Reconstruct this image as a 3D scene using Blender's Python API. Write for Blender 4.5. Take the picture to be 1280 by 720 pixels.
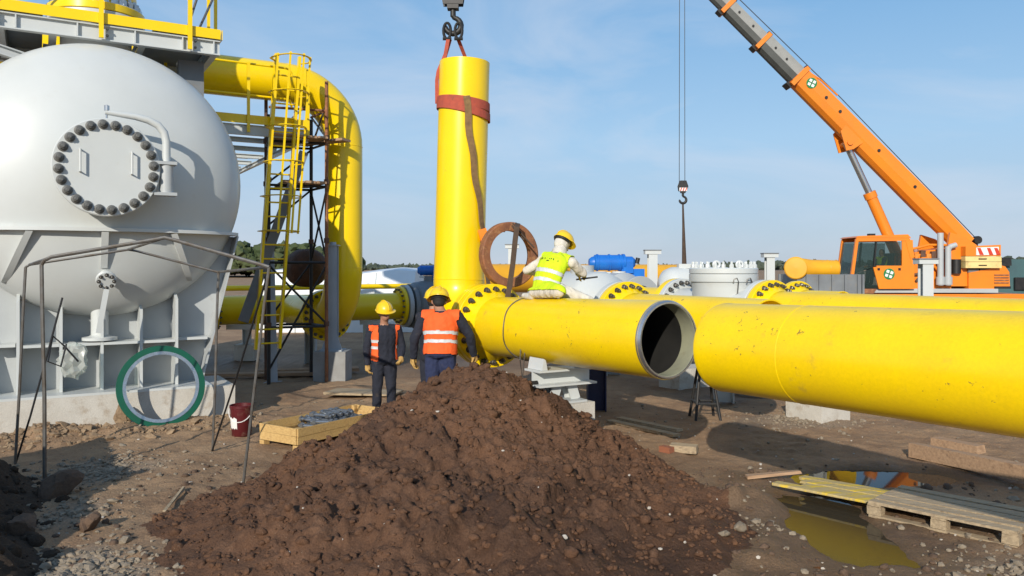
import bpy, bmesh, math, random
import numpy as np
from mathutils import Vector, Matrix
random.seed(7)
for _o in list(bpy.data.objects): bpy.data.objects.remove(_o)
sc = bpy.context.scene
COL = sc.collection
V = Vector
R = math.radians

# ------------------------------------------------------------------ camera
F = 1000.0          # focal length in pixels of the 1280 wide photograph
CAMZ = 2.34
HOR = 335.0         # row of the horizon in the photograph
cd = bpy.data.cameras.new('camera'); cam = bpy.data.objects.new('camera', cd); COL.objects.link(cam)
cam.location = (0, 0, CAMZ); cam.rotation_euler = (R(90), 0, 0)
cd.sensor_width = 36.0; cd.lens = 36.0 * F / 1280.0
cd.shift_y = -(360.0 - HOR) / 1280.0
cd.clip_start = 0.05; cd.clip_end = 6000
sc.camera = cam

# ------------------------------------------------------------------ light and sky
SUN_D = V((0.245, 0.890, -0.385)).normalized()       # direction the sunlight travels
SUN_EL = math.asin(-SUN_D.z); SUN_ROT = math.atan2(-SUN_D.x, -SUN_D.y)
sd = bpy.data.lights.new('sun', 'SUN'); sun = bpy.data.objects.new('sun', sd); COL.objects.link(sun)
sd.energy = 4.5; sd.angle = R(0.53); sd.color = (1.0, 0.93, 0.82)
sun.rotation_euler = SUN_D.to_track_quat('-Z', 'Y').to_euler(); sun.location = (0, 0, 60)
wd = bpy.data.worlds.new('World'); sc.world = wd; wd.use_nodes = True
nt = wd.node_tree; nt.nodes.clear()
out = nt.nodes.new('ShaderNodeOutputWorld'); bg = nt.nodes.new('ShaderNodeBackground')
sky = nt.nodes.new('ShaderNodeTexSky'); sky.sky_type = 'NISHITA'; sky.sun_disc = False
sky.sun_elevation = SUN_EL; sky.sun_rotation = SUN_ROT
sky.air_density = 1.0; sky.dust_density = 0.3; sky.ozone_density = 2.2; sky.altitude = 100
bg.inputs['Strength'].default_value = 0.118
tc = nt.nodes.new('ShaderNodeTexCoord')
mp = nt.nodes.new('ShaderNodeMapping'); mp.inputs['Scale'].default_value = (1.2, 1.2, 4.2); mp.inputs['Rotation'].default_value = (0.0, R(14), 0.0)
nz = nt.nodes.new('ShaderNodeTexNoise'); nz.inputs['Scale'].default_value = 2.1; nz.inputs['Detail'].default_value = 6; nz.inputs['Roughness'].default_value = 0.55
nz.inputs['Distortion'].default_value = 0.6
cr = nt.nodes.new('ShaderNodeValToRGB'); cr.color_ramp.elements[0].position = 0.44; cr.color_ramp.elements[1].position = 0.74
cr.color_ramp.elements[0].color = (0, 0, 0, 1); cr.color_ramp.elements[1].color = (0.62, 0.62, 0.62, 1)
# milky low air: the sky whitens towards the horizon all the way round
sep = nt.nodes.new('ShaderNodeSeparateXYZ')
mr = nt.nodes.new('ShaderNodeMapRange'); mr.inputs['From Min'].default_value = 0.0; mr.inputs['From Max'].default_value = 0.42
mr.inputs['To Min'].default_value = 0.88; mr.inputs['To Max'].default_value = 0.72
skr = nt.nodes.new('ShaderNodeValToRGB'); _e = skr.color_ramp.elements; _e[0].position = 0.0; _e[1].position = 1.0
for _p, _c in ((0.155, (3.2, 5.05, 7.1)), (0.30, (1.95, 4.05, 6.7)), (0.55, (1.3, 3.1, 5.8))):
    _n = _e.new(_p); _n.color = tuple(q / 8 for q in _c) + (1,)
_e[0].color = (3.75 / 8, 4.55 / 8, 5.75 / 8, 1); _e[len(_e) - 1].color = (0.9 / 8, 2.3 / 8, 4.8 / 8, 1)
sks = nt.nodes.new('ShaderNodeMixRGB'); sks.blend_type = 'MULTIPLY'; sks.inputs['Fac'].default_value = 1; sks.inputs['Color2'].default_value = (8, 8, 8, 1)
mixh = nt.nodes.new('ShaderNodeMixRGB'); mixh.inputs['Color2'].default_value = (4.2, 5.25, 6.9, 1)
mixc = nt.nodes.new('ShaderNodeMixRGB'); mixc.inputs['Color2'].default_value = (5.6, 6.2, 7.2, 1)
L = nt.links.new
L(tc.outputs['Generated'], mp.inputs['Vector']); L(mp.outputs[0], nz.inputs['Vector']); L(nz.outputs['Fac'], cr.inputs[0])
L(tc.outputs['Generated'], sep.inputs[0]); L(sep.outputs['Z'], mr.inputs['Value'])
L(mr.outputs[0], mixh.inputs['Fac']); L(sky.outputs[0], mixh.inputs['Color1'])
L(sep.outputs['Z'], skr.inputs[0]); L(skr.outputs[0], sks.inputs['Color1']); L(sks.outputs[0], mixh.inputs['Color2'])
L(mixh.outputs[0], mixc.inputs['Color1']); L(cr.outputs[0], mixc.inputs['Fac'])
L(mixc.outputs[0], bg.inputs['Color']); L(bg.outputs[0], out.inputs['Surface'])
sc.view_settings.view_transform = 'Standard'; sc.view_settings.look = 'None'
sc.view_settings.exposure = 0.0; sc.view_settings.gamma = 1.0
sc.render.engine = 'CYCLES'
try:
    sc.cycles.max_bounces = 6; sc.cycles.diffuse_bounces = 3; sc.cycles.glossy_bounces = 3; sc.cycles.use_denoising = True
except Exception: pass

# ------------------------------------------------------------------ axes of the plant
U = V((0.51, -0.86, 0)).normalized()      # the pipe runs come towards the camera along U
W = V((0.86, 0.51, 0)).normalized()       # across the pipe runs
Z = V((0, 0, 1))
def at(px, py, y):                        # a point of the place from the photograph's pixel and its distance
    return V(((px - 640) / F * y, y, CAMZ - (py - HOR) / F * y))
def gnd(px, py, z=0.0):
    y = (CAMZ - z) / ((py - HOR) / F)
    return V(((px - 640) / F * y, y, z))

# ------------------------------------------------------------------ materials
M = {}
def mat(name, c1, c2=None, rough=0.5, metal=0.0, scale=3.0, bump=0.0, bscale=40.0, coat=0.0, dirt=None, dscale=6.0, damt=0.5, dpos=0.55, spec=0.5, stretch=None, rvar=0.12, fine=0.0, chips=None):
    m = bpy.data.materials.new(name); m.use_nodes = True; t = m.node_tree; b = t.nodes['Principled BSDF']
    lk = t.links.new
    g = t.nodes.new('ShaderNodeNewGeometry'); pos = g.outputs['Position']
    if stretch:
        mpn = t.nodes.new('ShaderNodeMapping'); mpn.inputs['Scale'].default_value = stretch
        tco = t.nodes.new('ShaderNodeTexCoord'); lk(tco.outputs['Object'], mpn.inputs[0]); pos = mpn.outputs[0]
    n = t.nodes.new('ShaderNodeTexNoise'); n.inputs['Scale'].default_value = scale; n.inputs['Detail'].default_value = 7; n.inputs['Roughness'].default_value = 0.6
    lk(pos, n.inputs['Vector'])
    r = t.nodes.new('ShaderNodeValToRGB'); r.color_ramp.elements[0].position = 0.36; r.color_ramp.elements[1].position = 0.66
    c2 = c2 or tuple(x * 0.86 for x in c1)
    r.color_ramp.elements[0].color = (*c1, 1); r.color_ramp.elements[1].color = (*c2, 1)
    lk(n.outputs['Fac'], r.inputs[0]); col = r.outputs[0]
    if dirt:
        n2 = t.nodes.new('ShaderNodeTexNoise'); n2.inputs['Scale'].default_value = dscale; n2.inputs['Detail'].default_value = 9; n2.inputs['Roughness'].default_value = 0.68
        lk(pos, n2.inputs['Vector'])
        r2 = t.nodes.new('ShaderNodeValToRGB'); r2.color_ramp.elements[0].position = dpos; r2.color_ramp.elements[1].position = min(1, dpos + 0.13)
        r2.color_ramp.elements[0].color = (0, 0, 0, 1); r2.color_ramp.elements[1].color = (damt,) * 3 + (1,)
        lk(n2.outputs['Fac'], r2.inputs[0])
        mx = t.nodes.new('ShaderNodeMixRGB'); mx.inputs['Color2'].default_value = (*dirt, 1)
        lk(r2.outputs[0], mx.inputs['Fac']); lk(col, mx.inputs['Color1']); col = mx.outputs[0]
    if chips:
        n5 = t.nodes.new('ShaderNodeTexNoise'); n5.inputs['Scale'].default_value = 17; n5.inputs['Detail'].default_value = 4; n5.inputs['Roughness'].default_value = 0.62; n5.inputs['Distortion'].default_value = 0.8; lk(pos, n5.inputs['Vector'])
        n6 = t.nodes.new('ShaderNodeTexNoise'); n6.inputs['Scale'].default_value = 1.4; n6.inputs['Detail'].default_value = 3; lk(pos, n6.inputs['Vector'])
        ad = t.nodes.new('ShaderNodeMath'); ad.operation = 'MULTIPLY_ADD'; ad.inputs[1].default_value = 0.45; lk(n6.outputs['Fac'], ad.inputs[0]); lk(n5.outputs['Fac'], ad.inputs[2])
        r5 = t.nodes.new('ShaderNodeValToRGB'); r5.color_ramp.elements[0].position = 0.925; r5.color_ramp.elements[1].position = 0.965; r5.color_ramp.elements[0].color = (0, 0, 0, 1); r5.color_ramp.elements[1].color = (0.8, 0.8, 0.8, 1); lk(ad.outputs[0], r5.inputs[0])
        m5 = t.nodes.new('ShaderNodeMixRGB'); m5.inputs['Color2'].default_value = (*chips, 1); lk(r5.outputs[0], m5.inputs['Fac']); lk(col, m5.inputs['Color1']); col = m5.outputs[0]
    if fine:
        n4 = t.nodes.new('ShaderNodeTexNoise'); n4.inputs['Scale'].default_value = bscale * 1.3; n4.inputs['Detail'].default_value = 5; n4.inputs['Roughness'].default_value = 0.7
        lk(pos, n4.inputs['Vector'])
        mr4 = t.nodes.new('ShaderNodeMapRange'); mr4.inputs['From Min'].default_value = 0.3; mr4.inputs['From Max'].default_value = 0.7
        mr4.inputs['To Min'].default_value = 1 - fine; mr4.inputs['To Max'].default_value = 1 + fine; lk(n4.outputs['Fac'], mr4.inputs['Value'])
        mu = t.nodes.new('ShaderNodeMixRGB'); mu.blend_type = 'MULTIPLY'; mu.inputs['Fac'].default_value = 1
        lk(col, mu.inputs['Color1']); lk(mr4.outputs[0], mu.inputs['Color2']); col = mu.outputs[0]
    lk(col, b.inputs['Base Color'])
    mr2 = t.nodes.new('ShaderNodeMapRange'); mr2.inputs['To Min'].default_value = max(0.02, rough - rvar); mr2.inputs['To Max'].default_value = min(1, rough + rvar)
    lk(n.outputs['Fac'], mr2.inputs['Value']); lk(mr2.outputs[0], b.inputs['Roughness'])
    b.inputs['Metallic'].default_value = metal; b.inputs['Specular IOR Level'].default_value = spec
    b.inputs['Coat Weight'].default_value = coat; b.inputs['Coat Roughness'].default_value = 0.12
    if bump:
        n3 = t.nodes.new('ShaderNodeTexNoise'); n3.inputs['Scale'].default_value = bscale; n3.inputs['Detail'].default_value = 8; n3.inputs['Roughness'].default_value = 0.65
        lk(pos, n3.inputs['Vector'])
        bp = t.nodes.new('ShaderNodeBump'); bp.inputs['Strength'].default_value = bump; bp.inputs['Distance'].default_value = 0.02
        lk(n3.outputs['Fac'], bp.inputs['Height']); lk(bp.outputs[0], b.inputs['Normal'])
    M[name] = m; return m
mat('yellow_paint', (0.93, 0.635, 0.001), (0.88, 0.59, 0.002), spec=0.4, rough=0.30, scale=1.6, dirt=(0.38, 0.22, 0.05), dscale=7, damt=0.55, dpos=0.66, coat=0.15)
mat('yellow_paint_dusty', (0.93, 0.635, 0.001), (0.87, 0.575, 0.004), rough=0.34, scale=2.2, dirt=(0.40, 0.25, 0.06), dscale=4.2, damt=0.42, dpos=0.60, coat=0.08, spec=0.4, fine=0.06, bscale=30, chips=(0.16, 0.09, 0.035))
mat('yellow_orange_paint', (0.80, 0.40, 0.015), (0.72, 0.34, 0.015), rough=0.45, scale=2, dirt=(0.3, 0.17, 0.05), dscale=5, damt=0.5, dpos=0.6)
mat('white_paint', (0.57, 0.59, 0.575), (0.525, 0.545, 0.53), rough=0.38, scale=0.9, dirt=(0.45, 0.42, 0.36), dscale=3, damt=0.25, dpos=0.62, coat=0.1)
mat('grey_paint', (0.44, 0.46, 0.46), (0.39, 0.41, 0.415), rough=0.45, scale=1.2, dirt=(0.33, 0.28, 0.22), dscale=4, damt=0.3, dpos=0.6)
mat('blue_grey_paint', (0.40, 0.43, 0.46), (0.34, 0.37, 0.40), rough=0.5, scale=2)
mat('dark_grey_paint', (0.20, 0.215, 0.225), (0.15, 0.16, 0.17), rough=0.5, scale=2, dirt=(0.25, 0.2, 0.15), dscale=5, damt=0.4)
mat('orange_paint', (0.82, 0.24, 0.012), (0.75, 0.205, 0.012), rough=0.4, scale=0.8, dirt=(0.3, 0.16, 0.08), dscale=3, damt=0.3, dpos=0.62, coat=0.15)
mat('cream_paint', (0.80, 0.62, 0.25), (0.7, 0.52, 0.2), rough=0.5, scale=2, dirt=(0.3, 0.2, 0.1), dscale=4, damt=0.4)
mat('blue_paint', (0.010, 0.17, 0.60), (0.010, 0.13, 0.50), rough=0.4, scale=3, dirt=(0.1, 0.1, 0.12), dscale=5, damt=0.4, dpos=0.6)
mat('navy_paint', (0.012, 0.018, 0.07), (0.01, 0.014, 0.05), rough=0.5, scale=3)
mat('black_steel', (0.022, 0.022, 0.024), (0.035, 0.033, 0.03), rough=0.5, metal=0.4, scale=8)
mat('bolt_steel', (0.17, 0.165, 0.155), (0.10, 0.095, 0.085), rough=0.38, metal=0.75, scale=20, dirt=(0.1, 0.055, 0.025), dscale=30, damt=0.6)
mat('bolt_grey', (0.15, 0.15, 0.14), (0.10, 0.10, 0.095), rough=0.55, metal=0.3, scale=20)
mat('glove_bright', (0.75, 0.5, 0.03), rough=0.9, scale=14, bump=0.3)
mat('bright_steel', (0.55, 0.56, 0.57), (0.42, 0.43, 0.44), rough=0.3, metal=0.9, scale=25)
mat('stud_steel', (0.34, 0.37, 0.41), (0.22, 0.24, 0.27), rough=0.32, metal=0.8, scale=30)
mat('rod_steel', (0.20, 0.195, 0.185), (0.14, 0.115, 0.09), rough=0.45, metal=0.6, scale=9)
mat('rust', (0.30, 0.115, 0.045), (0.16, 0.065, 0.035), rough=0.75, scale=7, bump=0.4, bscale=60, dirt=(0.42, 0.2, 0.08), dscale=14, damt=0.7, dpos=0.5)
mat('rust_dark', (0.13, 0.062, 0.035), (0.075, 0.04, 0.028), rough=0.75, scale=5, bump=0.3, bscale=40, dirt=(0.22, 0.1, 0.05), dscale=9, damt=0.6)
mat('pipe_lining_shade', (0.010, 0.010, 0.009), (0.015, 0.014, 0.012), rough=0.7, scale=3)  # near-black: shade deep in the bore put into the colour
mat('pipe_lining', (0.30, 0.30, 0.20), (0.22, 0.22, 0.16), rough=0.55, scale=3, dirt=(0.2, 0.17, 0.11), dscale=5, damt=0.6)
mat('concrete', (0.56, 0.53, 0.47), (0.48, 0.445, 0.385), rough=0.85, scale=3, bump=0.25, bscale=50, dirt=(0.3, 0.22, 0.14), dscale=4, damt=0.55, dpos=0.53, fine=0.12)
mat('concrete_grey', (0.30, 0.30, 0.29), (0.24, 0.235, 0.225), rough=0.85, scale=3, bump=0.25, bscale=50, dirt=(0.2, 0.15, 0.1), dscale=4, damt=0.5, fine=0.1)
mat('wood_new', (0.60, 0.40, 0.155), (0.48, 0.30, 0.11), rough=0.7, scale=5, stretch=(1.0, 9, 9), bump=0.2, bscale=8, dirt=(0.3, 0.18, 0.08), dscale=2.5, damt=0.5)
mat('wood_grey', (0.44, 0.34, 0.215), (0.29, 0.22, 0.14), rough=0.8, scale=4, stretch=(1.0, 10, 10), bump=0.3, bscale=9, dirt=(0.19, 0.135, 0.09), dscale=2.5, damt=0.65, dpos=0.52)
mat('wood_brown', (0.44, 0.28, 0.165), (0.31, 0.19, 0.11), rough=0.85, scale=4, stretch=(1.0, 9, 9), bump=0.3, bscale=9, dirt=(0.13, 0.08, 0.05), dscale=2.5, damt=0.6)
mat('wood_paint_splashed', (0.52, 0.40, 0.17), (0.36, 0.27, 0.12), rough=0.8, scale=4, stretch=(1.0, 10, 10), bump=0.3, bscale=9, dirt=(0.72, 0.49, 0.01), dscale=1.8, damt=0.9, dpos=0.50)
mat('brick_red', (0.30, 0.105, 0.05), (0.24, 0.09, 0.05), rough=0.9, scale=10, bump=0.3)
mat('red_plastic', (0.095, 0.009, 0.011), (0.08, 0.008, 0.010), rough=0.4, scale=5, dirt=(0.25, 0.17, 0.12), dscale=7, damt=0.4)
mat('white_label', (0.78, 0.76, 0.72), (0.7, 0.67, 0.62), rough=0.6)
mat('green_gasket', (0.003, 0.095, 0.052), (0.003, 0.075, 0.04), rough=0.42, scale=6, dirt=(0.2, 0.17, 0.1), dscale=8, damt=0.3, dpos=0.64)
mat('sling_red', (0.46, 0.085, 0.045), (0.36, 0.07, 0.045), rough=0.85, scale=14, bump=0.3, bscale=120, dirt=(0.16, 0.07, 0.04), dscale=9, damt=0.6)
mat('sling_brown', (0.26, 0.155, 0.06), (0.17, 0.10, 0.045), rough=0.9, scale=14, bump=0.4, bscale=90)
mat('strap_dark', (0.055, 0.035, 0.024), (0.085, 0.055, 0.035), rough=0.9, scale=12)
mat('cable_black', (0.012, 0.012, 0.013), rough=0.55)
mat('rope_steel', (0.10, 0.11, 0.12), rough=0.5, metal=0.5)
mat('navy_cloth', (0.012, 0.014, 0.025), (0.020, 0.023, 0.036), rough=0.9, scale=9, bump=0.8, bscale=18, dirt=(0.09, 0.07, 0.05), dscale=8, damt=0.5, dpos=0.6)
mat('blue_cloth', (0.016, 0.024, 0.070), (0.026, 0.036, 0.09), rough=0.9, scale=9, bump=0.8, bscale=18, dirt=(0.12, 0.09, 0.07), dscale=8, damt=0.4, dpos=0.6)
mat('white_cloth', (0.66, 0.61, 0.52), (0.56, 0.50, 0.41), rough=0.9, scale=8, bump=0.5, bscale=22, dirt=(0.34, 0.26, 0.18), dscale=7, damt=0.5, dpos=0.56)
mat('hood_white', (0.66, 0.63, 0.56), (0.52, 0.48, 0.41), rough=0.9, scale=12, bump=0.6, bscale=22, dirt=(0.36, 0.29, 0.21), dscale=14, damt=0.5, dpos=0.56)
mat('vest_orange', (0.92, 0.125, 0.016), (0.80, 0.105, 0.014), rough=0.8, scale=7, bump=0.6, bscale=16, dirt=(0.35, 0.08, 0.03), dscale=9, damt=0.4, dpos=0.6)
mat('vest_yellow', (0.62, 0.80, 0.006), (0.54, 0.70, 0.006), rough=0.8, scale=7, bump=0.4, bscale=20)
mat('reflective_tape', (0.62, 0.63, 0.62), (0.54, 0.55, 0.55), rough=0.45, scale=9)
mat('helmet_yellow', (0.84, 0.56, 0.015), (0.78, 0.5, 0.015), rough=0.35, scale=6, coat=0.2)
mat('glove_yellow', (0.55, 0.34, 0.10), (0.42, 0.25, 0.08), rough=0.9, scale=14, bump=0.4)
mat('skin', (0.40, 0.20, 0.125), (0.34, 0.165, 0.10), rough=0.6, scale=12)
mat('hair_dark', (0.012, 0.010, 0.009), rough=0.8)
mat('boot_black', (0.02, 0.018, 0.016), rough=0.6)
mat('print_dark', (0.05, 0.07, 0.02), rough=0.8)
mat('eye_white', (0.5, 0.48, 0.45), rough=0.4)
mat('lip', (0.28, 0.105, 0.08), rough=0.6)
mat('emblem_green', (0.01, 0.20, 0.055), rough=0.5)
mat('emblem_white', (0.8, 0.8, 0.78), rough=0.5)
mat('stripe_red', (0.60, 0.05, 0.02), rough=0.5)
mat('tarp_white', (0.80, 0.80, 0.79), (0.74, 0.75, 0.75), rough=0.6, scale=1.5, bump=0.3, bscale=4)
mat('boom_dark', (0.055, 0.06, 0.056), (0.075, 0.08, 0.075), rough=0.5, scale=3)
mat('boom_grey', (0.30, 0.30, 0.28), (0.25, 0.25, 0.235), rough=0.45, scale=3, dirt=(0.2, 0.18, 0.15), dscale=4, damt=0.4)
mat('teal_paint', (0.06, 0.13, 0.135), (0.05, 0.10, 0.11), rough=0.5, scale=1)
mat('rubber', (0.018, 0.018, 0.018), rough=0.8)
mat('leaf', (0.040, 0.062, 0.018), (0.075, 0.088, 0.03), rough=0.85, scale=0.25)
mat('leaf_far', (0.055, 0.072, 0.045), (0.075, 0.088, 0.06), rough=0.9, scale=0.05)
mat('bark', (0.09, 0.065, 0.045), rough=0.9)
mat('stone_pale', (0.29, 0.235, 0.17), (0.19, 0.15, 0.105), rough=0.9, scale=18, bump=0.3, bscale=60)
mat('stone_white', (0.50, 0.46, 0.40), (0.42, 0.37, 0.31), rough=0.9, scale=18)
mat('clod_dark', (0.090, 0.055, 0.034), (0.125, 0.078, 0.05), rough=0.95, scale=9, bump=0.6, bscale=30, fine=0.25)
mat('clod_brown', (0.112, 0.058, 0.034), (0.158, 0.083, 0.048), rough=0.95, scale=5, bump=0.7, bscale=28, fine=0.25)
mat('clod_tan', (0.30, 0.21, 0.125), (0.22, 0.145, 0.085), rough=0.95, scale=6, bump=0.6, bscale=30, fine=0.2)
# glass: clear tinted pane, and thin plastic film
def glassy(name, col, alpha, rough=0.05):
    m = bpy.data.materials.new(name); m.use_nodes = True; t = m.node_tree; b = t.nodes['Principled BSDF']
    b.inputs['Base Color'].default_value = (*col, 1); b.inputs['Roughness'].default_value = rough
    tr = t.nodes.new('ShaderNodeBsdfTransparent'); tr.inputs['Color'].default_value = (0.82, 0.9, 0.88, 1)
    mx = t.nodes.new('ShaderNodeMixShader'); mx.inputs[0].default_value = alpha
    t.links.new(tr.outputs[0], mx.inputs[1]); t.links.new(b.outputs[0], mx.inputs[2])
    t.links.new(mx.outputs[0], t.nodes['Material Output'].inputs['Surface'])
    M[name] = m
glassy('cab_glass', (0.03, 0.05, 0.045), 0.4); glassy('plastic_film', (0.62, 0.62, 0.58), 0.45, 0.3)

# ------------------------------------------------------------------ mesh builder and tagging
ORG = {}
def frame(axis, up=None):
    z = V(axis).normalized(); up = V(up) if up is not None else (Z if abs(z.z) < 0.95 else V((1, 0, 0)))
    x = up.cross(z)
    if x.length < 1e-6: x = V((1, 0, 0)).cross(z)
    x.normalize(); return x, z.cross(x), z
class MB:
    def __init__(s): s.v = []; s.f = []
    def add(s, vs, fs):
        k = len(s.v); s.v += [tuple(p) for p in vs]; s.f += [tuple(i + k for i in f) for f in fs]; return s
    def box(s, c, size, ax=None, jit=0.0):
        ax = ax or (V((1, 0, 0)), V((0, 1, 0)), Z); c = V(c); h = [q / 2 for q in size]
        j = lambda: V([random.uniform(-jit, jit) for _ in range(3)]) if jit else V((0, 0, 0))
        vs = [c + ax[0] * (i * h[0]) + ax[1] * (k * h[1]) + ax[2] * (l * h[2]) + j() for i in (-1, 1) for k in (-1, 1) for l in (-1, 1)]
        return s.add(vs, [(0, 1, 3, 2), (4, 6, 7, 5), (0, 4, 5, 1), (2, 3, 7, 6), (0, 2, 6, 4), (1, 5, 7, 3)])
    def bar(s, p0, p1, w, h, up=Z, jit=0.0):          # w across, h along up
        p0, p1 = V(p0), V(p1); d = p1 - p0; x, y, z = frame(d, up)
        return s.box((p0 + p1) / 2, (w, h, d.length), (x, y, z), jit)
    def ibeam(s, p0, p1, h, w, tf=0.02, tw=0.015, up=Z):
        p0, p1 = V(p0), V(p1); x, y, z = frame(p1 - p0, up)
        o = y * (h / 2 - tf / 2)
        s.bar(p0 + o, p1 + o, w, tf, up); s.bar(p0 - o, p1 - o, w, tf, up); s.bar(p0, p1, tw, h - 2 * tf, up); return s
    def tube(s, pts, r, n=12, cap=True, closed=False, flat=None):
        pts = [V(p) for p in pts]; m = len(pts); rs = r if isinstance(r, (list, tuple)) else [r] * m
        k0 = len(s.v); ref = None; vs = []
        for i, p in enumerate(pts):
            if closed: t = (pts[(i + 1) % m] - pts[i - 1])
            else: t = (pts[min(i + 1, m - 1)] - pts[max(i - 1, 0)])
            t.normalize()
            if ref is None: x, y, _ = frame(t)
            else:
                x = ref - t * ref.dot(t)
                if x.length < 1e-6: x, y, _ = frame(t)
                x.normalize(); y = t.cross(x)
            ref = x
            for a in range(n):
                q = 2 * math.pi * a / n
                vs.append(p + x * (math.cos(q) * rs[i]) + y * (math.sin(q) * rs[i] * (flat or 1)))
        fs = []
        for i in range(m if closed else m - 1):
            j = (i + 1) % m
            for a in range(n):
                b = (a + 1) % n; fs.append((i * n + a, i * n + b, j * n + b, j * n + a))
        if cap and not closed: fs += [tuple(range(n))[::-1], tuple((m - 1) * n + a for a in range(n))]
        return s.add(vs, fs)
    def lathe(s, prof, o, axis, n=48, up=None, closed=False, cap=True):   # prof: (radius, distance along axis)
        o = V(o); x, y, z = frame(axis, up); vs = []; m = len(prof)
        for r, t in prof:
            for a in range(n):
                q = 2 * math.pi * a / n; vs.append(o + z * t + x * (math.cos(q) * r) + y * (math.sin(q) * r))
        fs = []
        for i in range(m if closed else m - 1):
            j = (i + 1) % m
            for a in range(n):
                b = (a + 1) % n; fs.append((i * n + a, i * n + b, j * n + b, j * n + a))
        if not closed and cap:
            if prof[0][0] > 1e-6: fs.append(tuple(range(n))[::-1])
            if prof[-1][0] > 1e-6: fs.append(tuple((m - 1) * n + a for a in range(n)))
        return s.add(vs, fs)
    def cyl(s, p0, p1, r, n=24, r2=None):
        p0, p1 = V(p0), V(p1); return s.lathe([(r, 0), (r if r2 is None else r2, (p1 - p0).length)], p0, p1 - p0, n)
    def prism(s, poly, vec):
        n = len(poly); vec = V(vec); a = [V(p) for p in poly]
        return s.add(a + [p + vec for p in a], [tuple(range(n))[::-1], tuple(range(n, 2 * n))] + [(i, (i + 1) % n, (i + 1) % n + n, i + n) for i in range(n)])
    def ball(s, c, rx, ry=None, rz=None, n=16, m=10, ax=None):
        c = V(c); ry = ry or rx; rz = rz or rx; ax = ax or (V((1, 0, 0)), V((0, 1, 0)), Z); vs = []; fs = []
        for i in range(1, m):
            th = math.pi * i / m
            for a in range(n):
                q = 2 * math.pi * a / n
                vs.append(c + ax[0] * (rx * math.sin(th) * math.cos(q)) + ax[1] * (ry * math.sin(th) * math.sin(q)) + ax[2] * (rz * math.cos(th)))
        k = len(vs); vs += [c + ax[2] * rz, c - ax[2] * rz]
        for i in range(m - 2):
            for a in range(n):
                b = (a + 1) % n; fs.append((i * n + a, (i + 1) * n + a, (i + 1) * n + b, i * n + b))
        for a in range(n):
            b = (a + 1) % n; fs += [(k, a, b), (k + 1, (m - 2) * n + b, (m - 2) * n + a)]
        return s.add(vs, fs)
    def mesh(s, name, o=(0, 0, 0), ang=35):
        me = bpy.data.meshes.new(name); o = V(o)
        me.from_pydata([tuple(V(p) - o) for p in s.v], [], s.f)
        bm = bmesh.new(); bm.from_mesh(me); bmesh.ops.recalc_face_normals(bm, faces=bm.faces); bm.to_mesh(me); bm.free()
        for p in me.polygons: p.use_smooth = True
        me.set_sharp_from_angle(angle=R(ang)); return me
    def build(s, name, m, parent=None, loc=None, label=None, ang=35):
        if parent is not None: o = ORG[parent.name]
        elif loc is not None: o = V(loc)
        else:
            a = np.array(s.v); o = V(((a[:, 0].min() + a[:, 0].max()) / 2, (a[:, 1].min() + a[:, 1].max()) / 2, a[:, 2].min()))
        me = s.mesh(name, o, ang)
        for q in (m if isinstance(m, (list, tuple)) else [m]): me.materials.append(M[q])
        ob = bpy.data.objects.new(name, me); COL.objects.link(ob)
        if parent is not None: ob.parent = parent
        else: ob.location = o
        if label: ob['label'] = label
        ORG[ob.name] = V(o); return ob
def tag(o, label=None, cat=None, group=None, kind=None):
    for k, v in (('label', label), ('category', cat), ('group', group), ('kind', kind)):
        if v: o[k] = v
    return o
def thing(name, label, cat, loc, group=None):
    o = bpy.data.objects.new(name, None); o.empty_display_size = 0.2; COL.objects.link(o); o.location = loc
    ORG[o.name] = V(loc); return tag(o, label, cat, group)
def inst(name, me, parent, loc, axis=None, up=None, spin=0.0, scale=1.0, label=None):
    ob = bpy.data.objects.new(name, me); COL.objects.link(ob); ob.parent = parent
    x, y, z = frame(axis or Z, up); m3 = Matrix((x, y, z)).transposed().to_4x4()
    ob.matrix_basis = Matrix.Translation(V(loc) - ORG[parent.name]) @ m3 @ Matrix.Rotation(spin, 4, 'Z') @ Matrix.Scale(scale, 4)
    ORG[ob.name] = ORG[parent.name]
    if label: ob['label'] = label
    return ob
def hexmesh(name, m, r, h, stud, washer=True):
    b = MB(); z0 = 0
    if washer: b.lathe([(r * 1.25, 0), (r * 1.25, h * 0.18)], (0, 0, 0), (0, 0, 1), 12); z0 = h * 0.18
    b.lathe([(r, z0), (r, h * 0.9), (r * 0.86, h)], (0, 0, 0), (0, 0, 1), 6)
    if stud: b.lathe([(r * 0.55, h), (r * 0.55, h + stud), (r * 0.42, h + stud * 1.2)], (0, 0, 0), (0, 0, 1), 8)
    me = b.mesh(name); me.materials.append(M[m]); return me
NUT = hexmesh('bolt', 'bolt_steel', 0.036, 0.055, 0.03)
def bigbolt():
    b = MB(); b.lathe([(.066, 0), (.066, .018), (.060, .022)], (0, 0, 0), (0, 0, 1), 20); b.lathe([(.047, .02), (.047, .058), (.041, .064)], (0, 0, 0), (0, 0, 1), 6); b.lathe([(.026, .06), (.026, .085), (.02, .09)], (0, 0, 0), (0, 0, 1), 10)
    me = b.mesh('bolt'); me.materials.append(M['bolt_grey']); return me
NUT_BIG = bigbolt()
NUT_SMALL = hexmesh('bolt', 'bolt_steel', 0.03, 0.045, 0.02, False)
NUT_BRIGHT = hexmesh('bolt', 'bright_steel', 0.07, 0.12, 0.04)
NUT_WHITE = hexmesh('bolt', 'white_paint', 0.036, 0.065, 0.04)
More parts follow.
